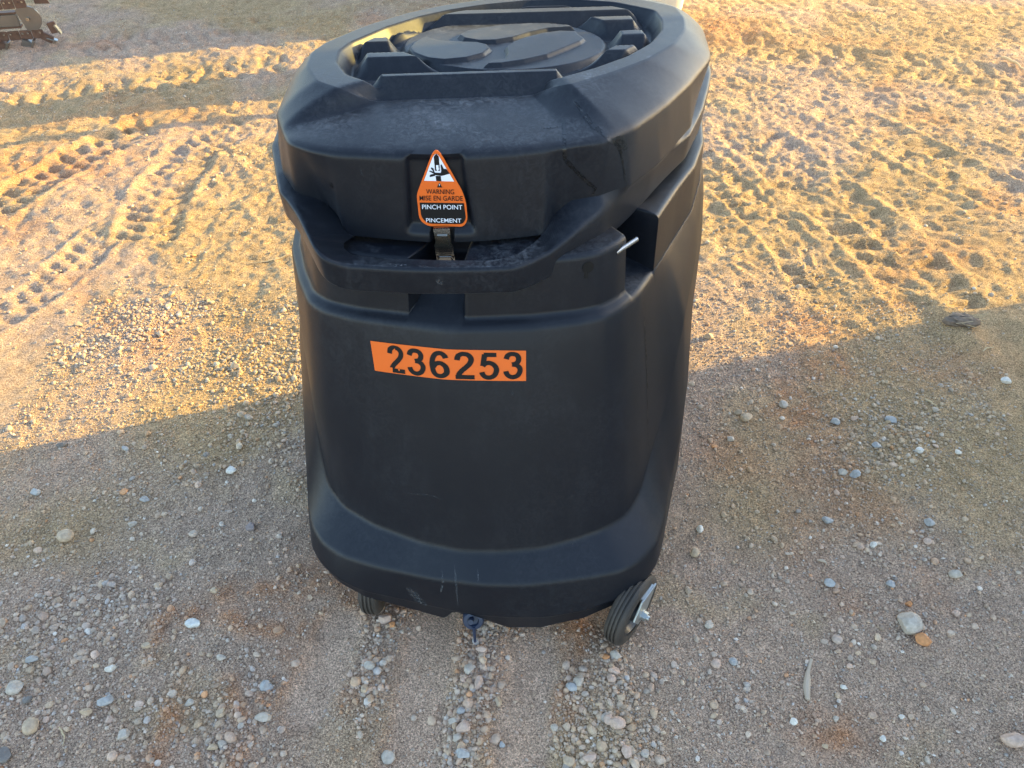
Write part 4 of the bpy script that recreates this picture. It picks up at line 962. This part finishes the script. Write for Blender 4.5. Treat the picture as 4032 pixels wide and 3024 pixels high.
for pts, w0 in [([(2222, 470), (2222, 580), (2224, 628), (2262, 668), (2310, 715), (2345, 742), (2332, 770)], .0042), ([(2262, 400), (2330, 490), (2400, 548), (2440, 580), (2452, 640)], .0052), ([(2410, 555), (2450, 552), (2465, 590)], .008), ([(2140, 505), (2195, 500)], .003), ([(2452, 640), (2464, 720)], .003), ([(1300, 720), (1310, 740)], .004)]:
    ribbon('drip_mark', pts, w0, lid_bvh, True, M_DRIP, lid)
ribbon('drip_mark', [(2530, 1180), (2540, 1320), (2548, 1480), (2550, 1640), (2552, 1800)], .0016, tub_bvh, False, M_DRIP, bin_)

# ------------------------------------------------------------------ things behind the lid and beyond the frame
ax_ = Vector((math.cos(R(SUN_AZ)), math.sin(R(SUN_AZ)), 0)); nn = Vector((-ax_.y, ax_.x, 0))
def off_pt(off, x): return Vector((x, (off+ax_.y*x)/ax_.x*1.0, 0)) if False else Vector((x, (off-nn.x*x)/nn.y, 0))
# cream sack on a stand, only its lower corner shows over the lid
def lump(name, m, c, s, seed, parent=None):
    v = ICO3[0].copy(); v = np.sign(v)*np.abs(v)**.7; v += .12*np.stack([fbm(v[:, 1]+seed, v[:, 2]+v[:, 0]*.7, 1.6, 3, 90+k) for k in range(3)], 1)
    return mesh_obj(name, v*np.array(s), ICO3[1].tolist(), m, parent, loc=c)
sk_ = empty('cream_sack', (.86, 5.05, 0)); tag(sk_, 'cream fabric sack peeping over the far right edge of the bin lid', 'sack')
lump('sack_body', M_WHITEBAG, (0, 0, .52), (.19, .15, .48), 3, sk_)
lump('sack_neck', M_WHITEBAG, (0, 0, 1.02), (.07, .06, .12), 4, sk_)
# unseen boxes added behind the lid to cast the far shadow bands
def shade_box(name, x, y, wx, wy, h, label, cat, m=M_TUB, zlo=.0, rz=0):
    e = empty(name, (x, y, 0), rz); tag(e, label, cat)
    bm = bmesh.new(); add_box(bm, (0, 0, zlo+(h-zlo)/2), (wx, wy, h-zlo)); bm_obj('shade_box_body', bm, m, e, bevel=.02)
    bm = bmesh.new(); add_box(bm, (0, 0, h+.015), (wx*1.04, wy*1.04, .03)); bm_obj('shade_box_top', bm, m, e, bevel=.008)
    bm = bmesh.new(); add_box(bm, (0, -wy/2-.006, zlo+(h-zlo)*.5), (wx*.8, .012, (h-zlo)*.8)); bm_obj('shade_box_front', bm, m, e, bevel=.004)
    return e
pB = off_pt(4.52, .05); pA = off_pt(6.20, .30); pC = off_pt(4.125, -.05)
shade_box('narrow_shade_box', pB.x, pB.y, .25, .36, 1.9, 'narrow dark box added out of sight beyond the lid, its shadow falling to the left', 'shadow blocker', rz=R(SUN_AZ))
shade_box('wide_shade_box', pA.x, pA.y, .7, 2.0, 2.6, 'wide pale box added out of sight beyond the lid, its broad shadow covering the far left ground', 'shadow blocker', M_BLOCKER, rz=R(SUN_AZ))
po = empty('thin_shade_post', (pC.x, pC.y, 0)); tag(po, 'thin post added out of sight beyond the lid, casting a narrow shadow to the left', 'post')  # unseen post, placed for the thin shadow band on the left
bm = bmesh.new(); add_cyl(bm, (0, 0, 0), (0, 0, 1.9), .035, 16); bm_obj('pole', bm, M_BLOCKER, po); bm = bmesh.new(); add_cyl(bm, (0, 0, 0), (0, 0, .02), .06, 24); bm_obj('foot', bm, M_BLOCKER, po)
# unseen box added right of the frame; its far edge throws the shadow line
tr = empty('sun_blocker', (0, 0, 0)); tag(tr, 'big white box added out of view on the right, shading the bin', 'trailer')
T0 = off_pt(1.63, 3.4); Lx, Wd, Ht_ = 2.4, 5.6, 2.7
cT = T0+ax_*(Lx/2)-nn*(Wd/2)
tr.location = (cT.x, cT.y, 0); tr.rotation_euler = (0, 0, R(SUN_AZ))
bm = bmesh.new(); add_box(bm, (0, 0, .02+Ht_/2), (Lx, Wd, Ht_)); bm_obj('sun_blocker_body', bm, M_BLOCKER, tr, bevel=.02)
for k in range(11):
    bm = bmesh.new(); add_box(bm, (-Lx/2-.012, -Wd/2+.3+k*.5, .05+Ht_/2), (.024, .05, Ht_*.94)); bm_obj('sun_blocker_rib', bm, M_DKSTEEL, tr)
bm = bmesh.new(); add_box(bm, (0, 0, Ht_+.05), (Lx+.06, Wd+.0, .06)); bm_obj('sun_blocker_roof', bm, M_DKSTEEL, tr)

# ------------------------------------------------------------------ trencher boom, upper left
tO = Vector(at(158, 172, 0)); tr2 = empty('trencher_boom', (tO.x, tO.y, 0), R(14)); tr2.scale = (.86, .86, .86); tag(tr2, 'rusty trencher boom with digging chain and round steel nose at the upper left', 'trencher')
# local: x along the boom (to the right is the nose), y depth, z up
def tb(name, f, m, parent=None, bevel=.002):
    bm = bmesh.new(); f(bm); return bm_obj(name, bm, m, parent or tr2, bevel=bevel)
tb('boom_bar', lambda b: add_box(b, (-.62, -.02, .175), (1.1, .03, .075)), M_DKSTEEL, bevel=.004)
tb('wear_strip', lambda b: (add_box(b, (-.62, .0, .222), (1.1, .06, .012)), add_box(b, (-.62, .0, .128), (1.1, .06, .012))), M_RUST)
def nose(b):
    n = 28; P = []
    for k in range(n+1):
        a = R(-112+ (250)*k/n); P.append(Vector((.0+math.cos(a)*.085, -.05, .185+math.sin(a)*.085)))
    poly_prism(b, P, (0, 1, 0), .014)
tb('nose_plate', nose, M_DKSTEEL, bevel=.005)
tb('nose_bolt', lambda b: add_cyl(b, (0, -.05, .185), (0, -.066, .185), .014, 6), M_STEEL)
k = 0
for rowz, x_end, tilt in ((.080, .06, 0), (.285, .02, 0)):
    for j in range(14):
        x = x_end-.035-j*.078; bm = bmesh.new(); add_box(bm, (x, -.045, rowz), (.074, .012, .062), Matrix.Rotation(R(random.uniform(-3, 3)), 3, 'Y')); pl = bm_obj('chain_plate', bm, M_RUST, tr2, bevel=.003)
        for dx, dz in ((-.018, .012), (.018, .012)):
            bm = bmesh.new(); add_cyl(bm, (x+dx, -.051, rowz+dz), (x+dx, -.058, rowz+dz), .0075, 8); bm_obj('bolt', bm, M_STEEL if (j+int(dx > 0)) % 3 else M_RUST, pl)
for (x, z, a) in ((.135, .115, -10), (.075, .05, -55)):
    bm = bmesh.new(); add_box(bm, (x, -.04, z), (.052, .03, .075), Matrix.Rotation(R(a), 3, 'Y')); tp_ = bm_obj('cutter', bm, M_RUST, tr2, bevel=.004)
    bm = bmesh.new(); add_box(bm, (x+.028, -.045, z-.012), (.012, .045, .07), Matrix.Rotation(R(a-12), 3, 'Y')); bm_obj('carbide_edge', bm, M_STEEL, tp_, bevel=.003)
for j in range(5):
    x = -.06-j*.17; bm = bmesh.new(); add_box(bm, (x, -.055, .022+.004*(j % 2)), (.075, .06, .05), Matrix.Rotation(R(28), 3, 'Y')); tooth = bm_obj('cutter', bm, M_RUST if j % 2 else M_DKSTEEL, tr2, bevel=.004)
    bm = bmesh.new(); add_box(bm, (x+.04, -.07, .03), (.014, .07, .055), Matrix.Rotation(R(28), 3, 'Y')); bm_obj('carbide_edge', bm, M_STEEL, tooth, bevel=.003)
tb('guard_plate', lambda b: poly_prism(b, [Vector(q) for q in ((.06, .02, .26), (.155, .02, .255), (.12, .02, .36), (.06, .02, .37))], (0, 1, 0), .012), M_RUST)
